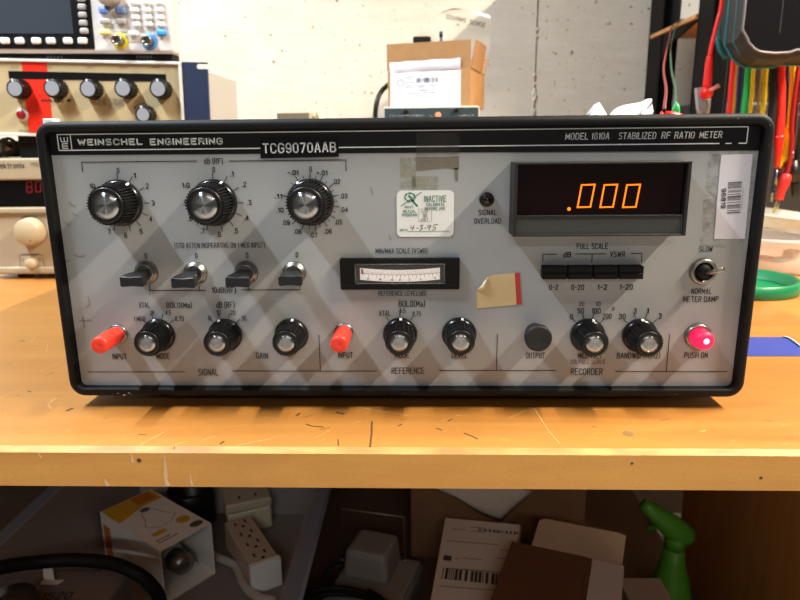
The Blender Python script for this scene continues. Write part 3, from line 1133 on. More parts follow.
# --- overload lamp
c = PN(486.6, 199.4)
o = MB().lathe([(.0046, 0), (.0046, .0016), (.0040, .0024), (.0032, .0026)], c, (0, -1, 0), 28).build('overload_lamp', BLACKP, meter)
MB().lathe([(.0031, .002), (.0030, .0034), (.0020, .0046), (.0002, .005)], c, (0, -1, 0), 24).build('lamp_lens', mat('dark_red_lens', '#1c0807', 0.12), o)

# --- numeric display box
DB = 0.0190
f_tl, f_br = atY(515.0, 162.6, PY - DB), atY(685.8, 235.8, PY - DB)
x0, x1, z1, z0 = f_tl.x, atY(690.0, 190, PY - DB).x, f_tl.z, f_br.z
mb = MB()
t = .0020
zs = atY(600, 215.5, PY - DB).z      # shelf between window and lower bar
mb.box((x0, PY - DB, z0), (x0 + t, PY, z1), .0003, 1)
mb.box((x1 - t, PY - DB, z0), (x1, PY, z1), .0003, 1)
mb.box((x0 + t, PY - DB, z1 - .0012), (x1 - t, PY, z1), .0003, 1)
mb.box((x0 + t, PY - DB, z0), (x1 - t, PY, z0 + .0012), .0003, 1)
mb.box((x0 + t, PY - DB + .0006, zs - .0010), (x1 - t, PY, zs), .0002, 1)
disp = mb.build('numeric_display', mat('display_housing', '#151515', 0.5, bump=.1, bscale=1500), meter)
MB().box((x0 + t, PY - DB + .0012, z0 + .0012), (x1 - t, PY - .001, zs - .0010)).build('lower_bar', mat('textured_grey_bar', '#343632', 0.7, var=.1, vscale=900, bump=.3, bscale=2500), disp)
MB().box((x0 + t, PY - DB + .0040, zs), (x1 - t, PY - .001, z1 - .0012)).build('dark_window', mat('dark_red_filter', '#160606', 0.14), disp)
AMB = glow_mat('amber_segments', '#ff7404', 2.6)
yd = PY - DB + .0036
for i, (xa, xb) in enumerate(((577.5, 594.8), (600.2, 617.4), (622.8, 640.2))):
    tl, tr = atY(xa + 4.2, 185.0, yd), atY(xb, 184.5, yd)
    bl, br = atY(xa, 207.3, yd), atY(xb - 4.4, 206.9, yd)
    ring_o = [tl, tr, br, bl]
    cc = (tl + tr + bl + br) / 4
    m2 = MB()
    for p, q in ((tl, tr), (tr, br), (br, bl), (bl, tl)):
        p2, q2 = p + (p - q).normalized() * .0004, q + (q - p).normalized() * .0004
        strip(m2, p2, q2, .00082, YH, 0)
    m2.v = [Vector(v) for v in m2.v]
    m2.build('glowing_digit', AMB, disp, solid=.0003)
pd = atY(569, 209.0, yd)
MB().lathe([(.0011, 0), (.0009, .0003)], pd, (0, -1, 0), 16).build('decimal_point', AMB, disp)

# --- four push buttons in a row
bx0, bx1 = PN(540.5, 271).x, PN(640.5, 271).x
bz0, bz1 = PN(590, 277.2).z, PN(590, 264.6).z
bw = (bx1 - bx0) / 4
for i in range(4):
    mb = MB()
    a = bx0 + bw * i + .0003
    dep = .007 if i in (0, 1) else .0072
    mb.box((a, PY - dep, bz0), (a + bw - .0006, PY + .001, bz1), .0005, 2)
    mb.box((a + .0006, PY - dep - .0006, bz0 + .0004), (a + bw - .0012, PY - dep + .0006, (bz0 + bz1) / 2), .0004, 1)
    mb.build('push_button', BLACKM, meter)

# --- edgewise panel meter
mz1, mz0 = PN(400, 257.4).z, PN(400, 288.6).z
mx0, mx1 = PN(340.6, 273).x, PN(459.4, 272).x
mb = MB()
ix0, ix1, iz1, iz0 = PN(355.5, 273).x, PN(444.5, 273).x, PN(400, 263.2).z, PN(400, 282.6).z
D = .0035
mb.box((mx0, PY - D, iz1), (mx1, PY, mz1), .0007)
mb.box((mx0, PY - D, mz0), (mx1, PY, iz0), .0007)
mb.box((mx0, PY - D, iz0 - .0005), (ix0, PY, iz1 + .0005), .0007)
mb.box((ix1, PY - D, iz0 - .0005), (mx1, PY, iz1 + .0005), .0007)
pm = mb.build('edgewise_meter', BLACKM, meter)
sx0, sx1 = PN(360.2, 273).x, PN(439.8, 273).x
rows = []
NS = 24
szt, szb = PN(400, 269.6).z, PN(400, 281.3).z
bow = PN(400, 268.0).z - PN(400, 270.2).z
for j in range(2):
    row = []
    for i in range(NS + 1):
        t = i / NS
        k = 4 * (t - .5) ** 2
        row.append(Vector((sx0 + (sx1 - sx0) * t, PY - .0012 - .0014 * k * 0, (szt if j == 0 else szb) + bow * k)))
    rows.append(row)
sm = MB().grid(rows, smooth=False).build('scale_card', mat('ivory_scale', '#f4f0ea', 0.6, emit='#fff0e4', estr=0.45), pm, solid=.0004)
m2 = MB()


def spt(t, h):
    k = 4 * (t - .5) ** 2
    return Vector((sx0 + (sx1 - sx0) * t, PY - .0016, szb + (szt - szb) * h + bow * k))


for i in range(NS):
    strip(m2, spt(i / NS, .58), spt((i + 1) / NS, .58), .00022, YH)
for i in range(1, 40):
    t = i / 40
    strip(m2, spt(t, .58), spt(t, .78 if i % 4 else .9), .00020, YH)
for i in range(1, 20):
    t = i / 20 + .01
    strip(m2, spt(t, .58), spt(t, .40 if i % 2 else .26), .00022, YH)
for t, s in ((.10, '20'), (.25, '15'), (.40, '10'), (.5, '8'), (.62, '6'), (.76, '3'), (.94, '0')):
    put_text(m2, s, spt(t, .16), XH, ZH, .0009 * len(s), .0013, .01)
m2.build('scale_marks', mat('grey_scale_ink', '#55504c', 0.6), sm)
m2 = MB()
p = spt(.03, .5)
m2.prism([p + Vector((-.0004, -.0006, .0)), p + Vector((.0007, -.0006, .0)), p + Vector((.0003, -.0006, .0035)), p + Vector((-.0007, -.0006, .0035))], (0, .0003, 0))
m2.build('needle', mat('red_needle', '#c01c30', 0.5), pm)
mb = MB()
mb.box((ix0, PY - .0006, iz0), (ix1, PY + .0002, iz1))
mb.build('recess', mat('meter_recess', '#2a2827', 0.6), pm)
mb = MB()
for zc in (iz0, iz1):
    mb.tube([(ix0, PY - D + .0002, zc), (ix1, PY - D + .0002, zc)], .00035, 6)
for xc in (ix0, ix1):
    mb.tube([(xc, PY - D + .0002, iz0), (xc, PY - D + .0002, iz1)], .00035, 6)
mb.face([(ix0, PY - D + .0009, iz0), (ix1, PY - D + .0009, iz0), (ix1, PY - D + .0009, iz1), (ix0, PY - D + .0009, iz1)])
mb.build('clear_window', film_mat('clear_acrylic', '#ffffff', 0.97, 0.05), pm)

# --- stickers stuck on the instrument
mb = MB()
q = [PN(260.5, 138, .0009), PN(338.8, 137.2, .0009), PN(338.8, 156.8, .0009), PN(260.8, 158.4, .0009)]
mb.prism(q, (0, .0004, 0))
lab = mb.build('embossed_label_tape', mat('glossy_black_tape', '#0c0c0e', 0.25), meter)
mb = MB()
c = PN(299.6, 147.8, .0012)
put_text(mb, 'TCG9070AAB', c, Vector((1, 0, .008)).normalized(), ZH, PN(336.5, 147).x - PN(263.3, 147).x, PN(300, 142.8).z - PN(300, 153).z, -0.03)
mb.build('embossed_lettering', WINK, lab)

# green inspection sticker
a0, a1 = PN(396.6, 190.6), PN(453.6, 236.4)
mb = MB()
rr = rrect(a0.x, a1.x, a1.z, a0.z, .0032)
mb.prism([(x, PY - .0004, z) for x, z in rr], (0, .0003, 0))
st = mb.build('inspection_sticker', mat('white_sticker', '#e9ebe8', 0.5), meter)
mb = MB()
SD = .0006
PT('INACTIVE', 424.2, 195.4, 446.2, 201.8, 0.05, 0, SD)
PT('CALIBRATE', 426.2, 202.6, 444.6, 206, 0.02, 0, SD)
PT('BEFORE USE', 424.8, 206.8, 445.2, 210.2, 0.02, 0, SD)
PT('NAVY', 404.8, 205.6, 413.4, 208.4, 0.03, 0, SD)
PT('METCAL', 403, 209.8, 416, 212.6, 0.03, 0, SD)
PT('PROGRAM', 402, 213.4, 417, 216.4, 0.03, 0, SD)
PT('DATE', 400, 228.8, 407.8, 231.2, 0.02, 0, SD)
PL(408, 231.4, 449.6, 231.2, .0003, 0, SD, 'h')
cg = PN(410, 197.2, SD)
for i in range(20):
    a, b_ = 2 * PI * i / 20, 2 * PI * (i + 1) / 20
    strip(mb, cg + Vector((.0032 * math.cos(a), 0, .0026 * math.sin(a))), cg + Vector((.0032 * math.cos(b_), 0, .0026 * math.sin(b_))), .0010 if i % 3 else .0004, YH)
strip(mb, cg + Vector((-.001, 0, .001)), cg + Vector((.001, 0, -.0006)), .0012, YH)
PL(400.8, 206.2, 421.6, 192.0, .0005, 2, SD)
PL(411, 199, 417.6, 206.4, .0012, 0, SD)
# handwritten date
for pts in [[(411.2, 225.2), (410.6, 228.2), (414.4, 227.4)], [(414.2, 224.8), (412.6, 230.4)], [(416.2, 228.2), (418.6, 227.8)],
            [(419.8, 225.6), (423.2, 225), (420.6, 227.4), (422.8, 228.2), (419.4, 230.6)], [(424.2, 228), (426.4, 227.8)],
            [(430.8, 225), (427.6, 225.4), (427.8, 227.6), (430.6, 226.6), (430.8, 224.8), (428.8, 230.4)], [(438, 224.2), (433.8, 224.8), (433, 227.2), (435.6, 227.4), (435, 229.6), (431.8, 230.2)]]:
    for p, q in zip(pts, pts[1:]):
        PL(*p, *q, .00035, 1, SD)
for x, y in ((418.4, 208.8), (431.6, 208.8), (431.6, 221.6), (418.4, 221.6)):
    pass
sq = [(418.6, 209), (431.4, 209), (431.4, 221.4), (418.4, 221.4), (418.6, 209)]
for p, q in zip(sq, sq[1:]):
    PL(*p, *q, .00025, 3, SD)
PT('N2', 421.4, 210.4, 428, 213, 0.0, 3, SD)
PT('30', 422.4, 213.8, 427, 217, 0.0, 3, SD)
PT('UST', 421, 217.8, 428.6, 220.6, 0.0, 3, SD)
mb.build('sticker_printing', [GREEN_INK, mat('maroon_pen', '#6e3a44', 0.6), mat('green_ink_line', '#4e7f70', 0.6), mat('brown_stamp_ink', '#a39a8f', 0.6)], st)

# white barcode label
mb = MB()
mb.prism([PN(721, 154.8, .0004), PN(752.4, 153.8, .0004), PN(744.6, 238.6, .0004), PN(713.8, 238.8, .0004)], (0, .0003, 0))
bl_ = mb.build('barcode_label', mat('white_label', '#dcd9e2', 0.55), meter)
mb = MB()
ax = (PN(733, 155, 0) - PN(729, 238, 0)).normalized()      # long axis of the label, upwards
sd = Vector((ax.z, 0, -ax.x))
bars(mb, PN(733.8, 197.6, .0006), ax, sd, PN(733, 182).z - PN(731, 213.4).z, PN(740.4, 197).x - PN(727, 197).x, 17, 0, 5)
put_text(mb, '96819', PN(723.2, 198.4, .0006), -ax, sd, PN(724, 188.4).z - PN(722, 208.4).z, .0030, 0.0)
for i in range(7):
    c = PN(742.8 - i * .28, 189 + i * 3.1, .0006)
    mb.face([c - ax * .0006 - sd * .0003, c + ax * .0006 - sd * .0003, c + ax * .0006 + sd * .0003, c - ax * .0006 + sd * .0003], 1)
mb.build('barcode_printing', [mat('grey_print', '#6c686c', 0.6), mat('faint_print', '#b7b2ba', 0.6)], bl_)

# peeling tan inventory sticker with a red end
mb = MB()
mb.prism([PN(x, y, .0004) for x, y in [(477, 308.2), (476.4, 290.2), (481.5, 286.0), (487, 276.6), (494, 274.8), (515, 273.2), (516.6, 304.4)]], (0, .0003, 0))
ts = mb.build('tan_sticker', mat('tan_sticker_paper', '#d8bd8c', 0.6, var=.06, vscale=90), meter)
MB().prism([PN(x, y, .00045) for x, y in [(514.6, 273.2), (519.6, 272.4), (521.4, 303.8), (516.4, 304.6)]], (0, .0003, 0)).build('red_band', mat('red_sticker_end', '#c03434', 0.55), ts)
mb = MB()
mb.grid([[PN(476.2, 289.6, .0006), PN(481.2, 285.2, .0008), PN(487.2, 276.4, .0006)], [PN(478.5, 289, .0016), PN(483.2, 286.6, .0026), PN(487, 279.4, .0018)], [PN(479.6, 290.2, .0010), PN(484.6, 288.4, .0012), PN(488.2, 281.6, .0008)]])
mb.build('curled_corner', mat('sticker_back', '#e6d5b0', 0.6), ts, solid=.0002)
# scuffs along the bezel where paint has chipped
mb = MB()
rnd = random.Random(11)
for x, y, w in [(118, 393.3, 2.2), (124, 395.0, 4), (129, 393.2, 3), (131, 394.4, 1.6), (112, 395.2, 1.6), (738, 118.4, 1.6), (747, 117.6, 1.2), (770, 125, 1.4), (769, 145, 1), (392, 394.2, .8), (404, 394, 1), (676, 394.5, 1.2), (727, 309, 1.4)]:
    c = atY(x, y, -.00012)
    r = w * .0003
    mb.face([c + Vector((r * math.cos(a) * rnd.uniform(.6, 1.3), 0, .5 * r * math.sin(a) * rnd.uniform(.6, 1.3))) for a in [i * PI / 4 for i in range(8)]])
mb.build('paint_speck', mat('chipped_paint', '#9a9890', 0.6), meter)

# ================================================================== REST OF SCENE
#@@REST@@
# ================================================================== SHELF RACK AND WHAT HANGS THERE
BLKMETAL = mat('black_metal', '#040405', 0.55, spec=.12)
RX = 0.45
rack = empty('shelving_rack', (0.72, 0.78, TZ), 'black metal shelf rack with a thin plywood shelf against the concrete wall', 'shelf rack')
yb0, yb1, yf0, yf1 = 0.855, 0.930, 0.640, 0.703
for x0 in (RX, 0.97):
    for ya, yb in ((yb0, yb1), (yf0, yf1)):
        mb = MB()
        mb.box((x0, ya, TZ), (x0 + 0.028, ya + 0.006, 1.75), .001)
        mb.box((x0, ya, TZ), (x0 + 0.005, yb, 1.75), .001)
        mb.box((x0, yb - 0.006, TZ), (x0 + 0.028, yb, 1.75), .001)
        mb.build('post', BLKMETAL, rack)
ZSH = 1.117
mb = MB()
mb.prism([(RX + .001, yf1, ZSH - .008), (RX + .001, yb0, ZSH - .008), (RX + .001, yb0, ZSH - .055), (RX + .001, yb0 - .03, ZSH - .030)], (.004, 0, 0))
mb.build('bracket', BLKMETAL, rack)
PLY = mat('plywood_edge', '#c98f55', 0.6, var=.12, vscale=40)
MB().box((RX - .003, yf1 + .002, ZSH - .007), (0.97, 0.912, ZSH), .001).build('shelf_board', PLY, rack)
for z, xs_ in ((1.35, 0.36), (1.68, RX + .002)):  # unseen upper boards; the lower one overhangs to keep light off the wall
    MB().box((xs_, .54 if z < 1.5 else yf0 + .04, z), (0.995, 0.985, z + .018), .001).build('shelf_board', mat('unseen_board_grey', '#8b877f', .7), rack)
mb = MB()
mb.tube([(0.36, 0.52, 1.25), (0.99, 0.52, 1.25)], .006, 10)
for x in (RX + .014, 0.984):
    mb.tube([(x, 0.52, 1.25), (x, 0.655, 1.25)], .006, 8)
mb.build('hanging_rail', BLKMETAL, rack)

# things on the plywood shelf
p = atX(690, 23, RX + .004)
bx = empty('electrical_box', (RX + .025, 0.745, ZSH), 'small cream switch box at the edge of the plywood shelf', 'box')
MB().box((RX + .004, 0.706, ZSH), (RX + .06, 0.790, ZSH + .075), .003).build('housing', mat('cream_plastic', '#d9d0c0', 0.5), bx)
MB().lathe([(.0022, 0), (.002, .0008)], (RX + .0042, 0.752, ZSH + .022), (-1, 0, 0), 14).build('screw', mat('dark_screw', '#4a4540', 0.4), bx)
tag(MB().box((RX + .012, 0.800, ZSH), (RX + .10, 0.87, ZSH + .09), .006).build('black_case', BLACKM), 'black case behind the cream switch box on the plywood shelf', 'case')

dc = empty('equipment_case', (0.72, 0.86, TZ), 'dark grey equipment case under the plywood shelf behind the hanging leads', 'equipment case')
MB().box((0.485, .73, TZ + .004), (0.95, .97, TZ + .235), .006).build('body', mat('dark_grey_case', '#2c2b2b', .55), dc)
MB().box((0.50, .7285, TZ + .02), (0.93, .731, TZ + .215), .002).build('front_panel', mat('darker_grey_panel', '#242323', .5), dc)
# thin wires draped over the shelf edge down to clips on the instrument
ZTOP = Z0 + H - 0.003
redclip = empty('red_test_clip', tuple(atY(672, 110, .045).to_2d()) + (ZTOP,), 'red insulated clip on thin red wire lying on the black instrument case', 'test clip')
a, b_ = atY(660.5, 110, .045), atY(686, 112, .045)
a.z = ZTOP + .0036
b_.z = ZTOP + .0026
REDP = mat('red_plastic', '#e01c14', 0.4)
MB().tube([a, a.lerp(b_, .05), a.lerp(b_, .5), a.lerp(b_, .75), b_], lambda t: (.0020 + .0014 * min(1, t * 8)) if t < .5 else .0034 - .0020 * (t - .5) * 2, 14).build('insulated_body', REDP, redclip)
w0 = atX(692, 4, RX + .01)
w0.z = ZSH + .004
W1 = [w0, atX(673, 25.5, RX - .004), atY(669, 40, .60), atY(663.6, 66, .36), atY(666, 88, .16), atY(664.5, 106, .050), Vector((a.x + .003, .046, ZTOP + .006))]
MB().tube(W1, .0012, 7, sub=6).build('wire', mat('dark_red_wire', '#6e1f1c', 0.5), redclip)
grn = empty('green_test_clip', tuple(atY(676, 105, .062).to_2d()) + (ZTOP,), 'small green clip on a thin green wire standing behind the red clip', 'test clip')
c = atY(676.3, 105, .062)
MB().lathe([(.002, 0), (.0028, .0015), (.0028, .0075), (.0022, .0105), (.0011, .0125)], (c.x, c.y, ZTOP), n=16).build('insulated_body', mat('green_plastic', '#16a04a', 0.45), grn)
w0 = atX(697, 1, RX + .012)
w0.z = ZSH + .006
MB().tube([w0, atX(679, 22, RX - .005), atY(671.5, 42, .60), atY(671, 66, .38), atY(675, 88, .18), Vector((c.x, c.y + .002, ZTOP + .0115))], .0011, 7, sub=6).build('wire', mat('dark_green_wire', '#1f4a33', 0.5), grn)

# crumpled white papers on top of the case
PAPER = mat('white_tissue', '#efe9e6', 0.7)


def paper(name, pts, y, label, depth=.05):
    mb = MB()
    front = [atY(x, yy_, y) for x, yy_ in pts]
    for p in front:
        p.z = max(p.z, ZTOP + .0005)
    rows = []
    for yo, k, sx in ((-.006, 0, 0), (-.004, .45, .3), (0, 1, 0), (.012, .9, .5), (.03, .5, .8), (.045, .02, 1)):
        rows.append([Vector((p.x + .003 * sx * math.sin(2.3 * i + 9 * yo), y + yo + (.002 * math.sin(2.1 * i) if 0 < k < 1 else 0), ZTOP + .0005 + (p.z - ZTOP - .0005) * k)) for i, p in enumerate(front)])
    mb.grid(rows, smooth=False)
    o = mb.build(name, PAPER, solid=.0006)
    return tag(o, label, 'paper')


paper('paper_scrap', [(594, 116), (596, 110), (599, 102.5), (602, 107), (607, 116)], .12, 'pointed white paper scrap standing on the black instrument case')
paper('crumpled_paper', [(613, 116), (617, 108), (622, 106), (632, 104), (641, 102.5), (646, 99.5), (651.5, 98.8), (650.5, 108), (650, 116)], .16, 'larger crumpled white paper on the case beside the rack post')
pp = [atY(276.5, 112.2, .05), atY(309.5, 112.6, .05)]
tag(MB().box((pp[0].x, .05, ZTOP), (pp[1].x, .075, pp[0].z), .001).build('folded_card', mat('grey_tan_card', '#a3957c', 0.6)), 'grey tan folded card peeking over the top of the instrument', 'card')
cc = [atY(317, 111.0, .06), atY(322, 116, .06), atY(312, 116, .06)]
mb = MB()
mb.prism([cc[0], (cc[1].x, .06, ZTOP), (cc[2].x, .06, ZTOP)], (0, .02, 0))
tag(mb.build('paper_scrap', mat('yellowed_paper', '#d8cba6', 0.7)), 'tiny yellowed paper corner beside the grey tan folded card', 'paper')
q0, q1 = atY(42, 118.8, .02), atY(52, 119.2, .02)
tag(MB().box((q0.x, .02, ZTOP), (q1.x, .03, q0.z + .0002), .0008).build('tape_scrap', WHITEP), 'white tape scrap on the top corner of the black case', 'tape')

# hanging leads
RAILZ = 1.25


def lead(col_name, col, pts, wpx, label, y, name='test_lead', extra=None, zend=None, group=None):
    P = [atY(x, yy_, y) for x, yy_ in pts]
    top = Vector((P[0].x - .002, y, RAILZ + .006))
    if abs(y - .52) > .012:
        path = [Vector((P[0].x, .52, RAILZ + .008)), top] + P
    else:
        path = [top] + P
    if zend is not None:
        l = P[-1]
        path.append(Vector((l.x - .004, y, zend)))
    root = empty(name, (path[-1].x, y, path[-1].z), label, 'test lead', group or 'test leads hanging on the rack')
    r = wpx * .00070 * (y - CAM.y) / .90
    m = mat(col_name, col, 0.42)
    MB().tube(path, r, 10, sub=6).build('cable', m, root)
    e = path[-1]
    d = (path[-1] - path[-2]).normalized()
    if extra is None:      # plain banana plug on the end
        MB().tube([e, e + d * .03], lambda t: r * 1.5 - r * .4 * t, 10).build('plug_sleeve', m, root)
        MB().tube([e + d * .03, e + d * .045], .002, 8).build('plug_pin', CHROME, root)
    return root, e, d, r, m


lead('black_lead', '#121214', [(728.5, 66), (723.5, 112)], 3.0, 'thin black lead hanging nearest to the red sprung probe', .56, zend=.88)
lead('red_lead', '#e0241a', [(733, 66), (729, 112)], 4.4, 'red lead hanging between a thin black and an orange lead', .545, zend=.87)
lead('orange_lead', '#ffc24a', [(736.6, 66), (733.2, 112)], 2.6, 'thin orange yellow lead hanging between red and navy leads', .55, zend=.86)
lead('navy_lead', '#232a58', [(740.6, 66), (736.4, 112)], 4.4, 'navy blue lead hanging between orange and green leads', .56, zend=.88)
lead('black_lead', '#121214', [(744.6, 66), (740.5, 112)], 3.4, 'thin black lead hanging between navy and green leads', .575, zend=.86)
lead('green_lead', '#14a552', [(748.6, 66), (747, 85), (743.6, 112)], 5.6, 'broad green lead hanging under the handheld meter', .54, zend=.87)
lead('yellow_lead', '#ffd820', [(753.8, 66), (752.6, 85), (750, 112)], 3.6, 'yellow lead hanging right beside the green lead', .55, zend=.86)
lead('dull_yellow_lead', '#a98a2c', [(762, 66), (760, 88), (757, 112)], 2.0, 'thin dull yellow lead hanging between two brighter yellow leads', .57, zend=.88)
lead('yellow_lead', '#ffd820', [(767, 60), (765, 85), (762.4, 112)], 4.4, 'bright yellow lead hanging beside the thick black lead', .55, zend=.86)
lead('black_lead', '#121214', [(774.5, 60), (773.5, 90), (771, 125)], 8.0, 'thick black lead hanging beside the thick red lead', .53, zend=.87)
lead('navy_lead', '#232a58', [(788, 50), (787, 90), (785, 130)], 3.6, 'navy blue lead hanging between thick red and yellow leads', .56, zend=.88)
lead('dark_red_lead', '#8c1414', [(799, 40), (797, 90), (793, 130), (791.5, 150)], 5.0, 'dark red lead hanging beside the yellow booted lead', .55, zend=.89)
lead('black_lead', '#121214', [(806, 60), (804, 120), (798, 160), (796, 195)], 7.0, 'thick black lead reaching down beside the clear tub', .54, zend=.865)
# thick red lead with a long tapered boot and bare tip
root, e, d, r, m = lead('red_lead', '#e0241a', [(782, 50), (780.6, 90), (779.8, 125), (779, 138)], 8.6, 'thick red lead with a ribbed boot and long bare tip', .53, extra=1)
MB().tube([e - d * .003, e, e + d * .002, e + d * .0022, e + d * .026, e + d * .040], lambda t: r * (1.0 + .15 * (t < .35)) * (1 if t < .7 else .55), 14).build('boot', REDP, root)
MB().tube([e + d * .04, e + d * .064], .0011, 8).build('bare_tip', CHROME, root)
# yellow lead with a boot
root, e, d, r, m = lead('yellow_lead', '#ffd820', [(794, 30), (792.6, 80), (790, 118), (788.6, 128)], 4.8, 'yellow lead with a stepped boot beside the thick red lead', .54, extra=1)
YB = mat('yellow_plastic', '#f0c60e', 0.4)
g = [e, atY(788, 131, .54), atY(787, 140, .54), atY(785.5, 152, .54), atY(780.8, 163, .54), atY(778, 167, .54)]
MB().tube(g, lambda t: .0062 if t < .35 else (.0050 if t < .75 else .0036), 12, sub=3).build('boot', YB, root)
MB().tube([g[-1], atY(775, 184, .54)], .0011, 8).build('bare_tip', CHROME, root)
# alligator clip in a red boot
al = empty('alligator_clip', atY(776, 205, .532), 'red booted alligator clip hanging open above the clear tub', 'test clip')
g = [atY(794, 100, .532), atY(792, 140, .532), atY(789, 165, .532), atY(786, 176, .532)]
MB().tube([Vector((g[0].x + .004, .52, RAILZ + .008)), Vector((g[0].x + .004, .532, RAILZ + .006))] + g, .0030, 9, sub=5).build('cable', mat('dark_red_lead', '#8c1414'), al)
g = [atY(787, 174, .532), atY(785, 180, .532), atY(781.5, 190, .532), atY(779.2, 200, .532)]
MB().tube(g, lambda t: .0052 + .0030 * math.sin(min(1, t * 1.3) * PI) * (1 - t * .5), 14, sub=4).build('boot', mat('deep_red_rubber', '#c41e1e', 0.5), al)
for dx in (-1, 1):
    MB().tube([atY(779.0, 199, .532), atY(777 + dx * 1.6, 205, .532), atY(773.5 + dx * .6, 213, .532)], lambda t: .0019 - .0008 * t, 8).build('jaw', CHROME, al)

# red sprung probe in a clear sleeve
pr_ = empty('red_probe', atY(705, 98, .50), 'red sprung test probe on a red cable half in a clear sleeve', 'test probe')
g = [atY(723, -4, .50), atY(718, 20, .50), atY(712.5, 42, .50), atY(709.5, 57, .50)]
MB().tube([Vector((g[0].x + .01, .52, RAILZ + .006)), Vector((g[0].x + .008, .50, RAILZ + .004))] + g, .0029, 10, sub=6).build('cable', REDP, pr_)
g = [atY(709.8, 56, .50), atY(709, 62, .50), atY(708, 75, .50), atY(707, 88, .50)]
MB().tube(g, lambda t: .0036 + .0022 * t, 14, sub=4).build('boot', REDP, pr_)
mb = MB()
mb.lathe([(.001, 0), (.0062, .0018), (.0082, .006), (.0082, .010), (.0062, .0145), (.003, .017)], atY(705.6, 99.5, .50), (0.02, 0, 1), 20)
mb.build('knob', REDP, pr_)
MB().tube([atY(707, 92, .494), atY(719, 85.5, .494)], lambda t: .0019 if t < .8 else .0028, 10).build('plunger', mat('pink_pin', '#d9817a', 0.4), pr_)
s0, s1 = atY(702.8, 87, .512), atY(703.5, 118, .512)
MB().lathe([(.0105, 0), (.0092, (s0 - s1).length * .6), (.0066, (s0 - s1).length)], s0, s1 - s0, 20, cap0=False).build('clear_sleeve', film_mat('clear_sleeve_film', '#e6e6ea', 0.80, 0.08), pr_)

# handheld meter hanging above
hm = empty('handheld_meter', (0.47, 0.48, 1.017), 'dark grey handheld meter in a teal edged case hanging above the leads', 'handheld meter')
GB = mat('dark_grey_body', '#2b2928', 0.6)
TEAL = mat('teal_rubber', '#1d6f74', 0.5)
yF, yB = .455, .512
fx0 = atY(742, 30, yF).x
fxr = fx0 + .125
ztop = 1.235
# outline of the front face (rounded bottom corner), back outline smaller
fo = [(fx0, ztop), (fx0, atY(745, 30, yF).z)]
for px, py in ((745.5, 36), (748.5, 43), (754, 49), (760, 52), (775, 53.5), (790, 52.5), (796, 50)):
    q = atY(px, py, yF)
    fo.append((q.x, q.z))
zb_ = fo[-1][1]
fo += [(fxr - .03, zb_ - .001), (fxr - .008, zb_ + .008), (fxr, zb_ + .025), (fxr, ztop)]
n = len(fo)
cxm, czm = (fx0 + fxr) / 2, 1.14


def lay(pts, y, sx, dz):
    return [Vector((cxm + (x - cxm) * sx, y, (z if z == ztop else z - dz))) for x, z in pts]


mid = lay(fo, yF + .010, 1.055, .012)
mb = MB()
rows = [lay(fo, yF, 1.0, 0), lay(fo, yF + .003, 1.04, .007), mid, lay(fo, yF + .034, 1.06, .012), lay(fo, yB, 1.02, .002)]
mb.add([p for r_ in rows for p in r_], [[k * n + i, k * n + (i + 1) % n, (k + 1) * n + (i + 1) % n, (k + 1) * n + i] for k in range(4) for i in range(n)] + [list(range(n)), list(range(4 * n, 5 * n))[::-1]], 0, False)
mb.build('body', GB, hm)
e0 = lay(fo, yF + .034, 1.066, .0132)
MB().tube(e0, .0016, 8).build('teal_edge', TEAL, hm)
MB().tube(lay(fo, yF + .0125, 1.058, .0125)[:4], .0009, 8).build('teal_edge', TEAL, hm)
MB().tube([v + Vector((0, -.0008, 0)) for v in rows[0]], .0015, 8).build('silver_lip', mat('silver_lip', '#6d696b', 0.45), hm)
inn = [(cxm + (x - cxm) * .97, z + (.003 if z < 1.2 else -.01)) for x, z in fo]
MB().prism([(x, yF - .0006, z) for x, z in inn], (0, .002, 0)).build('screen_panel', mat('black_gloss', '#121214', 0.18), hm)
MB().box((fx0 + .045, yF - .0010, 1.05), (fx0 + .0455, yF - .0004, ztop - .012)).build('screen_line', mat('grey_line', '#4a4a4c', .4), hm)
# wrist strap hanging as a loop down the side and hook to the rail
sx = atY(722, 20, .50).x
g = [Vector((cxm, .5165, ztop - .01)), Vector((cxm, .5165, RAILZ + .010)), Vector((cxm, .5235, RAILZ + .010)), Vector((cxm, .5235, RAILZ - .01))]
MB().tube(g, .003, 8).build('hanging_hook', BLKMETAL, hm)
g = [atY(733, -12, .515), atY(724, 10, .515), atY(718.5, 32, .515), atY(720, 48, .515), atY(726, 58, .515)]
MB().tube(g, .0024, 8, sub=5, flat=1.6).build('teal_strap', TEAL, hm)

# ================================================================== RIGHT SIDE OF THE BENCH TOP
mb = MB()
pts = [(744, 337), (783, 337), (790, 339), (801, 347), (801, 356), (740, 356)]
mb.prism([atZ(x, y, TZ + .0004) for x, y in pts], (0, 0, -.0003))
tag(mb.build('painters_tape', mat('blue_tape', '#26378f', 0.6, bump=.2, bscale=600)), 'flat strip of blue tape stuck on the bench top beside the instrument', 'tape')
mb = MB()
P = [atZ(783, 337.2, TZ + .0006), atZ(790, 339.2, TZ + .0006), atZ(800.5, 347, TZ + .0006)]
mb.tube([p + ZH * .0006 for p in P], .0008, 6, sub=3)
tag(mb.build('tape_curl', mat('white_tape_edge', '#d5d8e6', 0.5)), 'curled white edge at the torn corner of the blue tape', 'tape')

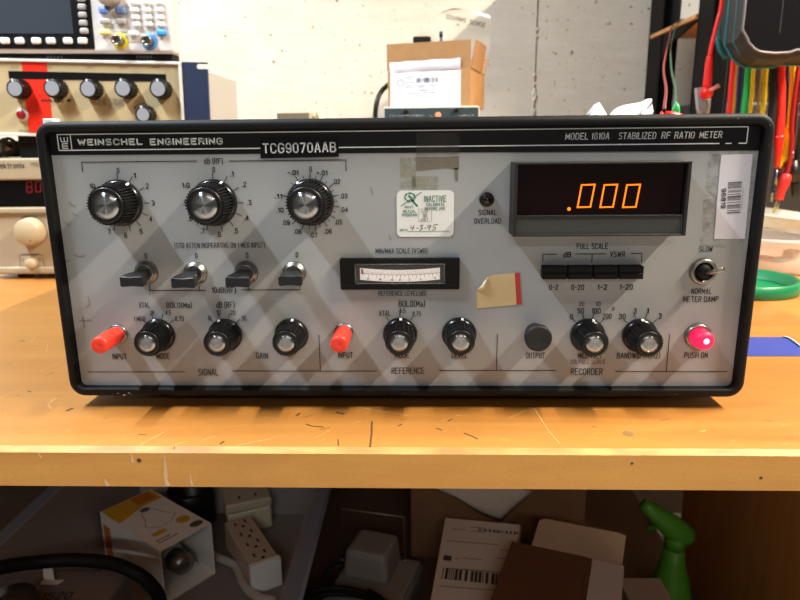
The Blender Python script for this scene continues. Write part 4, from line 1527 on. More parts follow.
_lf, _lb = atZ(770, 297, TZ), atZ(770, 281, TZ)
gl = empty('green_tub_cover', (atZ(791, 288, TZ).x - .0635, (_lf.y + _lb.y) / 2, TZ), 'green plastic tub lid lying flat on the bench behind the blue tape', 'lid')
GRN = mat('green_lid_plastic', '#0a6a40', 0.35)
R = .0635
MB().lathe([(R, .0), (R + .001, .003), (R + .0012, .0145), (R - .001, .0155), (R - .004, .0150), (R - .005, .004), (R - .009, .0025), (0.001, .0025)], gl.location, n=64, cap1=False).build('rim', GRN, gl)
_tf = atZ(770, 289, TZ)
TUBX, TUBY = 0.508, max(_tf.y + .078, gl.location.y + .148)
tb = empty('clear_tub', (TUBX, TUBY, TZ), 'clear plastic tub standing on the bench under the hanging leads', 'tub')
TUB = film_mat('clear_tub_film', '#f4f0ee', 0.80, 0.08)
MB().lathe([(.001, .001), (.072, .001), (.074, .002), (.079, .040), (.083, .0415), (.083, .046), (.0785, .047), (.0775, .040), (.0725, .0035), (.001, .0030)], tb.location, n=64, cap0=False, cap1=False).build('wall', TUB, tb)
bits = [((.49, .50), '#b06a60', .009, 'dull red connector lying inside the clear tub'), ((.515, .495), '#5f7078', .008, 'grey blue connector lying inside the clear tub'), ((.545, .52), '#d8d0c6', .011, 'cream connector lying inside the clear tub')]
for (x, y), c_, r_, lb in bits:
    x, y = x + TUBX - .52, y + TUBY - .535
    o = MB()
    o.tube([(x - .012, y, TZ + .0035 + r_), (x, y + .002, TZ + .0035 + r_), (x + .014, y + .004, TZ + .0035 + r_)], lambda t, r_=r_: r_ * (1 if t < .6 else .7), 14)
    tag(o.build('connector', mat('bit_' + c_[1:], c_, 0.5)), lb, 'connector')
ld = empty('clear_lid', (TUBX - .005, TUBY - .015, TZ + .047), 'clear shallow lid with yellow contents resting tilted on the clear tub', 'dish')  # the clear tub's lid, with the yellow contents
from mathutils import Euler
TM = Matrix.Translation((TUBX - .012, TUBY - .006, TZ + .0580)) @ Euler((math.radians(2), math.radians(6), 0)).to_matrix().to_4x4()
mb = MB(TM)
mb.lathe([(.001, -.001), (.060, -.001), (.064, .0), (.066, .016), (.068, .018), (.064, .019), (.062, .003), (.001, .002)], (0, 0, 0), n=48, cap0=False, cap1=False)
mb.build('shell', film_mat('clear_lid_film', '#f2f0ea', 0.72, 0.1), ld)
mb = MB(TM)
mb.lathe([(.001, .0022), (.050, .0022), (.052, .005), (.050, .0085), (.001, .009)], (0, 0, 0), n=40, cap0=False, cap1=False)
mb.build('yellow_filling', mat('pale_yellow', '#c9c46a', 0.6, var=.2, vscale=30), ld)

# ================================================================== LEFT STACK
YS = atZ(20, 279, TZ).y
CREAM = mat('cream_case', '#a59579', 0.5)
ps = empty('power_supply', (-.44, YS + .12, TZ), 'cream bench power supply with red digits and round cream knobs', 'power supply')
px0, px1 = -.570, -.315
ztb = atY(20, 180, YS).z
zlp = atY(20, 208, YS).z
zbt, ztp = .757, atY(25, 158.2, YS).z
mb = MB()
mb.box((px0, YS + .004, zbt), (px1, YS + .25, ztp), .006, 3)
mb.build('case', CREAM, ps)
mb = MB()
mb.box((px0, YS - .004, ztb), (px1, YS + .008, ztp), .0025, 3)
band = mb.build('top_band', CREAM, ps)
mb = MB()
put_text(mb, 'Tektronix', atY(10.2, 165.4, YS - .0043), XH, ZH, atY(24.5, 165, YS).x - atY(-4, 165, YS).x, .0078, 0.05)
put_text(mb, 'PS280', atY(38, 164.4, YS - .0043), XH, ZH, atY(45, 165, YS).x - atY(31, 165, YS).x, .0050, 0.0, 0, 1)
mb.build('band_lettering', [mat('dark_ink', '#3c3838', .6), mat('grey_ink', '#8b857a', .6)], band)
mb = MB()
mb.box((px0, YS - .001, zlp - .004), (px0 + .006, YS + .008, ztb + .002), .001)
mb.box((px1 - .006, YS - .001, zlp - .004), (px1, YS + .008, ztb + .002), .001)
mb.build('window_frame', CREAM, ps)
win = MB().box((px0 + .005, YS + .001, zlp - .004), (px1 - .005, YS + .006, ztb + .001)).build('display_window', mat('black_window', '#0b0909', 0.15), ps)
SEG = {'8': 'abcdefg', '0': 'abcdef', 'U': 'bcdef'}
RSEG = glow_mat('red_segments', '#a80a18', 0.11)


def seven(mb, c, w, h, s, t):
    hx, hz = w / 2, h / 2
    L = {'a': ((-hx, hz), (hx, hz)), 'b': ((hx, hz), (hx, 0)), 'c': ((hx, 0), (hx, -hz)), 'd': ((-hx, -hz), (hx, -hz)), 'e': ((-hx, 0), (-hx, -hz)), 'f': ((-hx, hz), (-hx, 0)), 'g': ((-hx, 0), (hx, 0))}
    for k in SEG[s]:
        (ax_, az), (bx_, bz) = L[k]
        strip(mb, c + Vector((ax_ * .92 + az * .1, 0, az * .92)), c + Vector((bx_ * .92 + bz * .1, 0, bz * .92)), t, YH)


for (cx_, cy_), s_ in (((29.4, 187.2), '8'), ((38.2, 186.6), '0'), ((47, 186), '0')):
    mb = MB()
    seven(mb, atY(cx_, cy_, YS + .0006), .0072, .0145, s_, .0017)
    mb.build('glowing_digit', RSEG, win, solid=.0003)
mb = MB()
mb.box((px0, YS - .005, zlp - .007), (px1, YS + .006, zlp + .001), .002, 2)
mb.build('lip', CREAM, ps)
mb = MB()
mb.box((px0, YS - .003, zbt), (px1, YS + .008, zbt + .010), .003, 3)
mb.box((px0, YS - .003, zbt), (px0 + .010, YS + .008, zlp - .004), .003, 3)
mb.build('front_frame', CREAM, ps)
lp = MB().box((px0 + .006, YS - .0005, zbt + .006), (px1 - .004, YS + .006, zlp - .004)).build('control_panel', mat('cream_panel', '#a7977e', 0.55), ps)
mb = MB()
put_text(mb, 'CURRENT', atY(29, 217.3, YS - .0007), XH, ZH, .019, .0030, .02)
z_a, z_b = atY(30, 255, YS).z, atY(30, 270, YS).z
x_a, x_b = atY(20.5, 262, YS).x, atY(44, 262, YS).x
for a, b_ in (((x_a, z_a), (x_b, z_a)), ((x_a, z_b), (x_b, z_b)), ((x_a, z_a), (x_a, z_b)), ((x_b, z_a), (x_b, z_b))):
    strip(mb, (a[0], YS - .0007, a[1]), (b_[0], YS - .0007, b_[1]), .0006, YH)
put_text(mb, 'INDEPENDENT', atY(31, 254.4, YS - .0007), XH, ZH, .024, .0022, .02)
put_text(mb, 'CC', atY(23, 260, YS - .0007), XH, ZH, .004, .0024, .02)
put_text(mb, 'CV', atY(40, 259.4, YS - .0007), XH, ZH, .004, .0024, .02)
mb.build('panel_lettering', mat('dark_ink', '#3c3838'), lp)
CK = mat('cream_knob', '#b4a283', 0.42)
c = atY(33.0, 231.0, YS - .001)
kb = MB().lathe([(.0185, 0), (.0185, .004), (.0168, .016), (.0155, .0172), (.0002, .0172)], c, (0, -1, 0), 40, cap1=False).build('knob', CK, ps)
MB().lathe([(.0009, 0), (.0008, .0003)], c + Vector((.005, -.0172, -.011)), (0, -1, 0), 10).build('knob_dot', INK, kb)
MB().lathe([(.0072, 0), (.0068, .009), (.0060, .010), (.0002, .010)], atY(33.4, 262.8, YS - .001), (0, -1, 0), 28, cap1=False).build('knob', CK, ps)
for x in (px0 + .03, px1 - .03):
    for y in (YS + .03, YS + .22):
        MB().lathe([(.010, 0), (.010, zbt - TZ)], (x, y, TZ), n=16).build('foot', BLACKM, ps)

# tilted rack instrument on the power supply
O1 = atY(183, 139.6, YS)
TILT = math.radians(1.85)
ri = empty('rack_instrument', O1, 'beige rack instrument with a red stripe and silver knobs and navy ear', 'rack instrument', rot=(0, TILT, 0))
RI = wm(ri)
RII = RI.inverted()


def l1(px, py, d=0.0):
    p = RII @ atY(px, py, YS)
    return Vector((p.x, -d, p.z))


HT = l1(183, 62).z
XL = -.44
BEIGE = mat('beige_panel', '#b9a67e', 0.5)
FR = mat('pale_metal_frame', '#c9c4bc', 0.35, metal=.4)
mb = MB(RI)
mb.box((XL, .002, 0), (.0, .26, HT), .001)
mb.build('case', FR, ri)
mb = MB(RI)
mb.box((XL, -.003, HT - .0035), (.0035, .004, HT), .0006)
mb.box((XL, -.003, 0), (.0035, .004, .0035), .0006)
mb.box((.0, -.003, 0.0035), (.0035, .004, HT - .0035), .0006)
mb.build('front_frame', mat('light_frame', '#d8d4ce', 0.4), ri)
mb = MB(RI)
mb.box((XL, 0, .0035), (0, .0025, HT - .0035))
fp = mb.build('front_panel', BEIGE, ri)
mb = MB(RI)
sxa, sxb = l1(24.5, 90).x, l1(49.5, 90).x
mb.box((sxa, -.0003, .0036), (sxb, 0, HT - .0036))
mb.build('red_stripe', mat('red_orange_paint', '#ee2a10', 0.45), fp)
mb = MB(RI)
mb.box((l1(9, 76).x, -.0006, l1(90, 80.2).z), (l1(166, 76).x, .0, l1(90, 72.6).z))
mb.build('black_slot', mat('black_slot', '#0e0d0d', 0.3), fp)
mb = MB(RI)


def t1(s, x0, y0, x1, y1, bold=.03, mi=0):
    put_text(mb, s, l1((x0 + x1) / 2, (y0 + y1) / 2, .0006), XH, ZH, l1(x1, y0).x - l1(x0, y0).x, l1(x0, y0).z - l1(x0, y1).z, bold, 0, mi)


t1('ANALOGIC', 41.5, 99.2, 64, 102)
a = l1(69, 100.6, .0006)
mb.face([a + Vector((x, 0, z)) for x, z in ((-.0025, -.0014), (.0025, -.0014), (.0025, .0014), (-.0025, .0014))])
t1('DC VOLTAGE', 94, 98, 107, 105.5, .02, 1)
t1('STANDARD', 109, 98.4, 124, 106, .02, 1)
t1('MODEL', 109, 107.2, 123, 108.6, .0, 1)
t1('POWER', 19.5, 129.8, 31, 132, .0, 1)
for x0 in (11, 45, 86, 120, 152):
    t1('VOLTS', x0, 66.6, x0 + 7, 68.2, .0, 1)
c = l1(144, 114, .0006)
arc = [c + Vector((.0128 * math.sin(t), 0, .0128 * math.cos(t))) for t in [(-.95 + 1.9 * i / 14) for i in range(15)]]
for p, q in zip(arc, arc[1:]):
    strip(mb, p, q, .0007, YH)
for e_, s_ in ((arc[0], -1), (arc[-1], 1)):
    mb.face([e_ + Vector((s_ * .0018, 0, -.0024)), e_ + Vector((-s_ * .0016, 0, .0008)), e_ + Vector((s_ * .0016, 0, .0016))])
mb.build('panel_lettering', [INK, mat('brown_grey_ink', '#7b7058', .6)], fp)


DISC2 = mat('bright_aluminium', '#b4b9c2', 0.4, metal=.5)


def rknob(fx, fy, r, ang, L=.0165):
    f = RII @ atY(fx, fy, YS - L)
    c = Vector((f.x, 0, f.z))
    o = MB(RI)

    def mod(a, k):
        return 1 + (.05 if (a / (2 * PI) * 18) % 1 < .5 else -.04)
    o.lathe([(r, .0003), (r, .004), (r * .93, L - .001)], c, (0, -1, 0), 72, mod=mod, smooth=False)
    o.lathe([(r * .93, L - .001), (r * .88, L), (r * .78, L)], c, (0, -1, 0), 36, cap0=False)
    k = o.build('knob', BLACKP, ri)
    o = MB(RI)
    o.lathe([(r * .74, L + .0002), (r * .4, L + .0002), (.0002, L + .0002)], c, (0, -1, 0), 36, cap0=False, cap1=False)
    o.build('silver_cap', DISC2, k)
    o = MB(RI)
    d = Vector((math.sin(ang), 0, math.cos(ang)))
    t = Vector((d.z, 0, -d.x))
    p = c + d * (r * .86) + Vector((0, -L - .0002, 0))
    o.prism([p - t * .0009 - d * .0016, p + t * .0009 - d * .0016, p + t * .0009 + d * .0014, p - t * .0009 + d * .0014], (0, .0006, 0))
    o.build('pointer', WINK, k)


for fx, fy, an in ((14.8, 88.6, -.2), (52, 88.2, -.5), (88, 88.8, -.1), (122.8, 88.3, -.2), (158, 88.6, -.05)):
    rknob(fx, fy, .0118, an)
rknob(143, 114.6, .0106, -.2)
c = l1(23, 115)
o = MB(RI)
o.lathe([(.0078, 0), (.0078, .002), (.0060, .003)], c, (0, -1, 0), 28)
o = o.build('power_button', mat('white_ring', '#d8cfc6', 0.4), ri)
m2 = MB(RI)
m2.lathe([(.0056, .002), (.0054, .006), (.0042, .0078), (.0002, .008)], c, (0, -1, 0), 24)
m2.build('red_lens', mat('dark_ruby', '#8c1826', 0.15), o)
# navy rack ear with an open slot
xe0, xe1 = .0042, l1(209, 100).x
zs1, zs0 = l1(200, 63.8).z, l1(200, 69.0).z
xs = l1(198.5, 66).x
mb = MB(RI)
rr = (zs1 - zs0) / 2
poly = [(xe0, 0), (xe1, 0), (xe1, zs0)] + [(xs + rr * math.cos(a), (zs0 + zs1) / 2 + rr * math.sin(a)) for a in [math.radians(270 - 18 * i) for i in range(11)]] + [(xe1, zs1), (xe1, HT), (xe0, HT)]
mb.prism([(x, -.001, z) for x, z in poly], (0, .004, 0))
mb.build('rack_ear', mat('navy_paint', '#1b2746', 0.5), ri)
for x in (l1(27, 150).x, -.06):
    for y in (.02, .22):
        mb = MB(RI)
        top = RI @ Vector((x, y, 0))
        m2 = MB()
        m2.box((top.x - .016, top.y - .012, ztp), (top.x + .016, top.y + .012, top.z + .002), .002)
        m2.build('foot', BLACKM, ri)

# wave generator on the rack instrument
gn = empty('function_generator', RI @ Vector((l1(176, 60).x, 0, HT)), 'white desktop signal generator with a dark screen and numeric keypad', 'signal generator', rot=(0, math.radians(1.0), 0))
GM = wm(gn)
GMI = GM.inverted()


def l2(px, py, d=0.0):
    p = GMI @ atY(px, py, YS)
    return Vector((p.x, -d, p.z))


WP = mat('white_case_plastic', '#dcd6d2', 0.45)
zf = l2(170, 53.5).z
GXL, GH = -.30, .145
mb = MB(GM)
mb.box((GXL, -.002, zf), (0, .022, zf + GH), .004, 3)
mb.box((GXL + .04, .022, zf + .002), (-.045, .13, zf + GH - .004), .004, 3)
mb.build('case', WP, gn)
mb = MB(GM)
mb.box((GXL + .01, .004, .0006), (-.006, .03, zf + .001), .001)
mb.box((GXL + .05, .03, .0006), (-.06, .11, zf + .003), .001)
ft = mb.build('base_foot', BLACKM, gn)
for k in range(5):
    for xx in (46, 136):
        mb = MB(GM)
        c = l2(xx + k * 3.4, 56.4, 0)
        mb.box((c.x - .0010, .0034, c.z - .0013), (c.x + .0010, .0045, c.z + .0013))
        mb.build('vent', mat('grey_slot', '#55565a', .5), ft)
xr_ = l2(95, 40).x
mb = MB(GM)
mb.box((GXL + .004, -.0032, l2(50, 49.2).z), (xr_, -.0015, zf + GH - .008), .001)
bz = mb.build('screen_bezel', mat('bezel_black', '#111113', 0.3), gn)
mb = MB(GM)
mb.box((GXL + .02, -.0036, l2(50, 34).z), (l2(73.5, 20).x, -.003, zf + GH - .02))
mb.build('screen', mat('grey_screen', '#3a4048', 0.12), bz)


def key(px, py, w, h, m, name='button', d=.0045, par=None, base=-.003):
    c = l2(px, py)
    mb = MB(GM)
    mb.box((c.x - w / 2, -d - .0025, c.z - h / 2), (c.x + w / 2, base, c.z + h / 2), min(w, h) * .32, 3)
    return mb.build(name, m, par or gn)


KW = mat('white_key', '#f3f0ec', 0.4)
KG = mat('grey_key', '#a9a5a3', 0.45)
for x in (7.5, 22, 38.5, 53, 70, 84.6):
    key(x, 41.4, .0118, .0078, KW, 'soft_key')
for x, y in ((82.6, -9), (83.2, -.5), (84, 7.6), (84.7, 15.6), (85.4, 23.6), (86.2, 31.6)):
    key(x, y, .0108, .0070, KG, 'soft_key')
for r_, y in enumerate((3.2, 10.6, 18, 25)):
    for c_, x in enumerate((135.4, 147.6, 160)):
        key(x + r_ * .8, y, .0105, .0056, KW, 'keypad_key', .0036)
KB = mat('blue_key', '#6f8fd0', 0.4)
key(105.8, 11.2, .0125, .0088, KB, 'blue_button')
key(122.4, 11.2, .0125, .0088, KB, 'blue_button')
key(107, 22, .0125, .0070, KG, 'grey_button')
key(122.8, 22, .0125, .0070, KG, 'grey_button')
key(106.6, 33, .0125, .0058, mat('yellow_key', '#e6da7c', 0.4), 'yellow_button')
key(163.2, 33.4, .0125, .0080, mat('sky_blue_key', '#3f9bdc', 0.4), 'blue_button')
key(135, 34, .0120, .0060, KW, 'white_button')
for x, y, colr in ((121.2, 41.4, '#e8d838'), (150.4, 42, '#5b9be0')):
    c = l2(x, y)
    m2 = MB(GM)
    m2.lathe([(.0100, .0018), (.0100, .0032), (.0068, .0034)], c, (0, -1, 0), 32)
    rg = m2.build('connector_ring', mat('ring_' + colr[1:], colr, 0.45), gn)
    m2 = MB(GM)
    m2.lathe([(.0062, .003), (.0062, .014), (.0054, .0146), (.0044, .0146), (.0042, .008), (.0018, .008), (.0016, .012), (.0002, .012)], c, (0, -1, 0), 28, cap1=False)
    m2.build('coax_socket', CHROME, rg)
c = l2(111.6, -4)
m2 = MB(GM)
m2.lathe([(.0135, .0018), (.0130, .014), (.0115, .0155), (.0002, .0155)], c, (0, -1, 0), 36, cap1=False)
m2.build('dial_knob', mat('beige_grey_knob', '#a89f92', 0.4), gn)
mb = MB(GM)
for x0, y0, x1, y1 in ((117, 32.4, 129, 32.4), (141, 32.4, 146, 32.4), (130, 42.3, 143, 42.3), (107, 36, 113, 39)):
    strip(mb, l2(x0, y0, .0024), l2(x1, y1, .0024), .0006, YH)
for r_, y in enumerate((-.8, 6.8, 14.2, 21.6)):
    for c_, x in enumerate((135.4, 147.6, 160)):
        put_text(mb, '789456123.0-'[r_ * 3 + c_], l2(x + r_ * .8, y + 3.2, .0064), XH, ZH, .0012, .0018, .02)
put_text(mb, 'CH1', l2(115, 32.2, .0024), XH, ZH, .004, .0016, .01)
put_text(mb, 'CH2', l2(149, 32.6, .0024), XH, ZH, .004, .0016, .01)
mb.build('keypad_lettering', mat('grey_print2', '#77736e', .6), gn)

mb = MB()
zc0, zc1 = ztp, (RI @ Vector((-.22, .09, 0))).z
rows = [[Vector((-.66 + .034 * i, YS + y_ + .006 * math.sin(i * 1.7), zc0 + .0006 + (zc1 - zc0 - .006) * k + .0012 * math.sin(i * 2.2 + k))) for i in range(9)] for y_, k in ((.075, 0), (.070, .35), (.074, .75), (.085, .93), (.14, .9), (.15, 0))]
mb.grid(rows)
tag(mb.build('folded_cloth', mat('grey_green_cloth', '#6f776c', .8, var=.15, vscale=60), solid=.001), 'grey green folded cloth lying between the power supply and the rack instrument', 'cloth')
# odd cable between the power supply and the rack instrument
g = [atY(-12, 146, YS + .02), atY(0, 141, YS + .02), atY(9, 138.6, YS + .02), atY(15, 143, YS + .02), atY(14, 150, YS + .02), atY(0, 154.4, YS + .02), atY(-12, 156, YS + .02)]
for p in g:
    p.z = max(p.z, ztp + .0026)
tag(MB().tube(g, .0022, 8, sub=5).build('black_cable', BLACKP), 'thin black cable looped on the power supply beside a rubber foot', 'cable')
c = atY(4, 149, YS + .03)
cp = empty('banana_plug', (c.x, c.y, ztp), 'grey green plug with a salmon tip lying on the power supply', 'plug')
MB().tube([(c.x - .05, c.y, ztp + .0125), (c.x + .004, c.y, ztp + .0125)], .0120, 14).build('sleeve', mat('grey_green', '#7c8678', 0.6), cp)
MB().tube([(c.x + .004, c.y, ztp + .0105), (c.x + .013, c.y, ztp + .0095)], lambda t: .005 - .003 * t, 12).build('tip', mat('salmon', '#e09a80', 0.5), cp)

# ================================================================== CENTRE: SMALL INSTRUMENT, CARTON, BAG
YC = .62
ta, tb_ = atY(383, 107, YC), atY(480, 105.6, YC)
ti = empty('small_instrument', ((ta.x + tb_.x) / 2, YC + .09, TZ), 'slate blue boxy instrument behind the meter with a cardboard carton on top', 'instrument')
ztI = tb_.z
mb = MB()
mb.box((ta.x, YC + .003, TZ + .006), (tb_.x, YC + .20, ztI), .003)
mb.build('case', mat('grey_beige_case', '#b9b6aa', 0.5), ti)
mb = MB()
mb.box((ta.x + .0024, YC - .001, TZ + .012), (tb_.x - .0024, YC + .005, ztI - .0024))
fpn = mb.build('front_panel', mat('slate_panel', '#2c3a40', 0.5), ti)
mb = MB()
for x0, x1, s in ((390, 396, 'HI'), (398, 424, 'INSTRUMENT'), (430, 438, 'LO'), (458, 474, 'INPUT')):
    put_text(mb, s, atY((x0 + x1) / 2, 115.6, YC - .0014), XH, ZH, atY(x1, 115, YC).x - atY(x0, 115, YC).x, .0022, .02)
mb.build('panel_lettering', mat('pale_ink', '#aeb6b8', .6), fpn)
for x, y in ((406, 111.5), (456.5, 110)):
    MB().lathe([(.0034, 0), (.0030, .004), (.002, .005)], atY(x, y, YC - .001), (0, -1, 0), 20).build('screw_knob', BLACKM, ti)
c = atY(438, 115.6, YC - .001)
MB().lathe([(.005, 0), (.0045, .006), (.003, .007)], c, (0, -1, 0), 18).build('salmon_button', mat('salmon_btn', '#d98c66', .5), ti)
for x in (ta.x + .02, tb_.x - .02):
    for y in (YC + .03, YC + .17):
        MB().lathe([(.008, 0), (.008, .008)], (x, y, TZ), n=14).build('foot', BLACKM, ti)

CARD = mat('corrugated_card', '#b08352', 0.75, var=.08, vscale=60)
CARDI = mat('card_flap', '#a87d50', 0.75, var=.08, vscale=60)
BO = atY(470, 107, YC + .012)
BO.z = ztI
cb = empty('cardboard_carton', BO, 'open cardboard carton with a white customs label on the slate instrument', 'carton', rot=(0, 0, math.radians(-16)))
BM = wm(cb)
bw_, bd_, bh_ = .1325, .115, .0555
tw = .0022
mb = MB(BM)
mb.box((-bw_, 0, 0.0003), (0, tw, bh_))
mb.box((-bw_, bd_ - tw, 0.0003), (0, bd_, bh_))
mb.box((-bw_, tw, 0.0003), (-bw_ + tw, bd_ - tw, bh_))
mb.box((-tw, tw, 0.0003), (0, bd_ - tw, bh_))
mb.box((-bw_ + tw, tw, 0.0003), (-tw, bd_ - tw, .003))
mb.build('box_body', CARD, cb)


def flap(o, u, v, w, hgt, name='flap', m=CARDI):
    o, u, v = Vector(o), Vector(u), Vector(v)
    n_ = u.cross(v).normalized() * tw
    mb = MB(BM)
    mb.prism([o, o + u * w, o + u * w + v * hgt, o + v * hgt], n_)
    return mb.build(name, m, cb)


flap((-bw_ - .001, 0.0024, bh_ + .0005), (1, 0, 0), Vector((0, -.03, 1)).normalized(), bw_ + .001, .040)
flap((.0, .002, bh_ + .0005), (0, 1, 0), Vector((.16, .0, 1)).normalized(), bd_ * .70, .041)
flap((-bw_, bd_ - .001, bh_ + .0005), (1, 0, 0), Vector((0, .75, .6)).normalized(), bw_, .045)
flap((-bw_ + .0045, 0.008, bh_ - .034), (0, 1, 0), Vector((-.02, 0, 1)).normalized(), bd_ * .8, .032)
# label with a lifted top edge
xa, xb = -bw_ + .0045, -.0150
mb = MB(BM)
mb.box((xa, -.0008, .001), (xb, -.0002, bh_ - .002))
rows = []
for j, (z, y) in enumerate(((bh_ - .002, -.0008), (bh_ + .002, -.0030), (bh_ + .008, -.0036), (bh_ + .0130, -.0032))):
    rows.append([Vector((xa + (xb - xa) * i / 8, y - .0008 * math.sin(i * 1.3 + j), z + .0006 * math.sin(i * 2.1 + j) + i * .0002)) for i in range(9)])
mb.grid(rows, smooth=True)
cl = mb.build('customs_label', mat('label_white', '#eceaf4', 0.6), cb)
mb = MB(BM)
yl = -.0011


def cl_text(s, x, z, w, h, b=.01):
    put_text(mb, s, (x, yl, z), XH, ZH, w, h, b)


bars(mb, ((xa + .060), yl, .0405), XH, ZH, .034, .0075, 22, 0, 9)
for i in range(18):
    a = 2 * PI * i / 18
    b_ = 2 * PI * (i + 1) / 18
    for r_ in (.0062, .0040):
        strip(mb, (xa + .0165 + r_ * math.cos(a), yl, .0375 + r_ * math.sin(a)), (xa + .0165 + r_ * math.cos(b_), yl, .0375 + r_ * math.sin(b_)), .0006, YH)
for z, x0, x1 in ((.0460, .026, .040), (.042, .026, .038), (.038, .026, .039), (.034, .026, .034), (.031, .026, .038), (.0325, .044, .058), (.0325, .064, .072), (.030, .046, .055), (.0262, .048, .060), (.0245, .010, .085), (.0215, .024, .048), (.0215, .050, .074), (.018, .038, .048), (.010, .042, .047)):
    strip(mb, (xa + x0, yl, z), (xa + x1, yl, z), .0008 if z not in (.0245,) else .0004, YH)
strip(mb, (xa + .025, yl, .028), (xa + .025, yl, .048), .0004, YH)
mb.build('label_print', mat('grey_label_print', '#4c4a55', .6), cl)
# contents of the carton
lo = BM @ Vector((-.095, .05, .003))
ad = empty('black_adapter', lo, 'black adapter poking out of the open cardboard carton', 'adapter')
a, b_ = atY(413, 45, lo.y), atY(431, 37, lo.y)
MB().box((a.x, lo.y - .012, lo.z), (b_.x, lo.y + .018, b_.z), .003).build('body', BLACKM, ad)
p0 = BM @ Vector((-.05, .035, .003))
p1 = atY(441, 31.5, p0.y)
pn = empty('pen', p0, 'dark blue pen standing upright in the open cardboard carton', 'pen')
MB().tube([p0, Vector((p1.x, p1.y, p1.z - .008))], .0024, 10).build('barrel', mat('slate_pen', '#4a5566', .4), pn)
MB().tube([Vector((p1.x, p1.y, p1.z - .008)), p1], .0030, 10).build('cap', mat('dark_pen_cap', '#20242c', .4), pn)
# plastic bag standing up out of the carton, handwriting on it
yb_ = (BM @ Vector((-.03, .075, 0))).y
bagpts = [[(426, 60), (450, 62), (475, 62), (489, 60)], [(424, 38), (447, 36), (474, 38), (491, 38)], [(430, 20), (448, 13), (472, 16), (492, 22)], [(442, 10), (456, 8), (474, 11), (489, 15)]]
rows = [[atY(x, y, yb_ + .004 * math.sin(2 * i + 3 * j)) for i, (x, y) in enumerate(r_)] for j, r_ in enumerate(bagpts)]
bag = empty('plastic_bag', BM @ Vector((-.04, .075, .003)), 'clear plastic bag with handwriting standing out of the cardboard carton', 'plastic bag')
fine = []
for r_ in rows:
    fine.append(spline(r_, 4))
cols = list(zip(*fine))
fine2 = [spline(list(c_), 4) for c_ in cols]
MB().grid(fine2).build('film', film_mat('bag_film', '#f3efe6', 0.90, 0.2), bag)
mb = MB()
tc_ = atY(466, 20.6, yb_ - .006)
ex = (atY(485, 25.2, yb_) - atY(446.5, 16.6, yb_)).normalized()
put_text(mb, '120VRMS', atY(455.8, 18.6, yb_ - .006), ex, Vector((-ex.z, 0, ex.x)), .0330, .0072, -.02)
put_text(mb, 'SENSE', atY(477.6, 23.6, yb_ - .006), ex, Vector((-ex.z, 0, ex.x)), .0260, .0072, -.02)
mb.build('handwriting', mat('marker_ink', '#40362e', .6), bag)
pk = BM @ Vector((-.105, .08, .003))
rows = [[atY(x, y, pk.y) for x, y in r_] for r_ in ([(416, 52), (424, 52), (434, 52)], [(419, 34), (427, 36), (436, 38)], [(421, 27), (426, 26), (431, 28)])]
mb = MB()
mb.grid([spline(r_, 3) for r_ in rows])
tag(mb.build('plastic_pouch', film_mat('pouch_film', '#f0d8cc', 0.75, 0.2)), 'small pinkish plastic pouch behind the black adapter in the carton', 'pouch')
g = [atY(389, 84, YC + .08), atY(381, 92, YC + .06), atY(376.5, 104, YC + .05), atY(375, 125, YC + .05), atY(376, 160, YC + .05)]
g[-1].z = max(TZ + .01, g[-1].z)
g.append(Vector((g[-1].x, g[-1].y + .01, TZ + .0045)))
tag(MB().tube(g, .0040, 10, sub=5).build('black_cable', BLACKP), 'black cable arching down beside the cardboard carton', 'cable')

# ================================================================== UNDER THE BENCH
SHZ = .43
# storage tub
tub = empty('storage_bin', (-.247, .20, SHZ), 'shallow translucent storage bin under the bench holding loose odds and ends', 'storage bin')
bx0, bx1, by0, by1, bz_ = -.392, -.104, -.015, .405, .552
wl = .022
FILM = film_mat('smoky_bin_film', '#b9b5b8', 0.55, 0.3)
mb = MB()
lo_ = [(bx0 + wl, by0 + wl), (bx1 - .034, by0 + wl), (bx1 - .034, by1 - wl), (bx0 + wl, by1 - wl)]
hi_ = [(bx0, by0), (bx1, by0), (bx1, by1), (bx0, by1)]
zb0 = SHZ + .0005
for i in range(4):
    j = (i + 1) % 4
    n_ = Vector((hi_[i][1] - hi_[j][1], hi_[j][0] - hi_[i][0], 0)).normalized() * .002
    mb.prism([(*lo_[i], zb0 + .002), (*lo_[j], zb0 + .002), (*hi_[j], bz_), (*hi_[i], bz_)], n_)
mb.build('wall', FILM, tub)
MB().box((bx0 + wl, by0 + wl, zb0), (bx1 - wl, by1 - wl, zb0 + .002)).build('floor_sheet', FILM, tub)
mb = MB()
for i in range(4):
    j = (i + 1) % 4
    a, b_ = Vector((*hi_[i], bz_)), Vector((*hi_[j], bz_))
    o_ = Vector(((b_ - a).y, -(b_ - a).x, 0)).normalized() * .012
    mb.prism([a, b_, b_ + o_, a + o_], (0, 0, -.004))
    mb.prism([a + o_, b_ + o_, b_ + o_ - ZH * .014, a + o_ - ZH * .014], o_ * .15)
mb.build('rim', film_mat('bluish_rim_film', '#8c98b2', 0.40, 0.25), tub)
FZ = zb0 + .0022

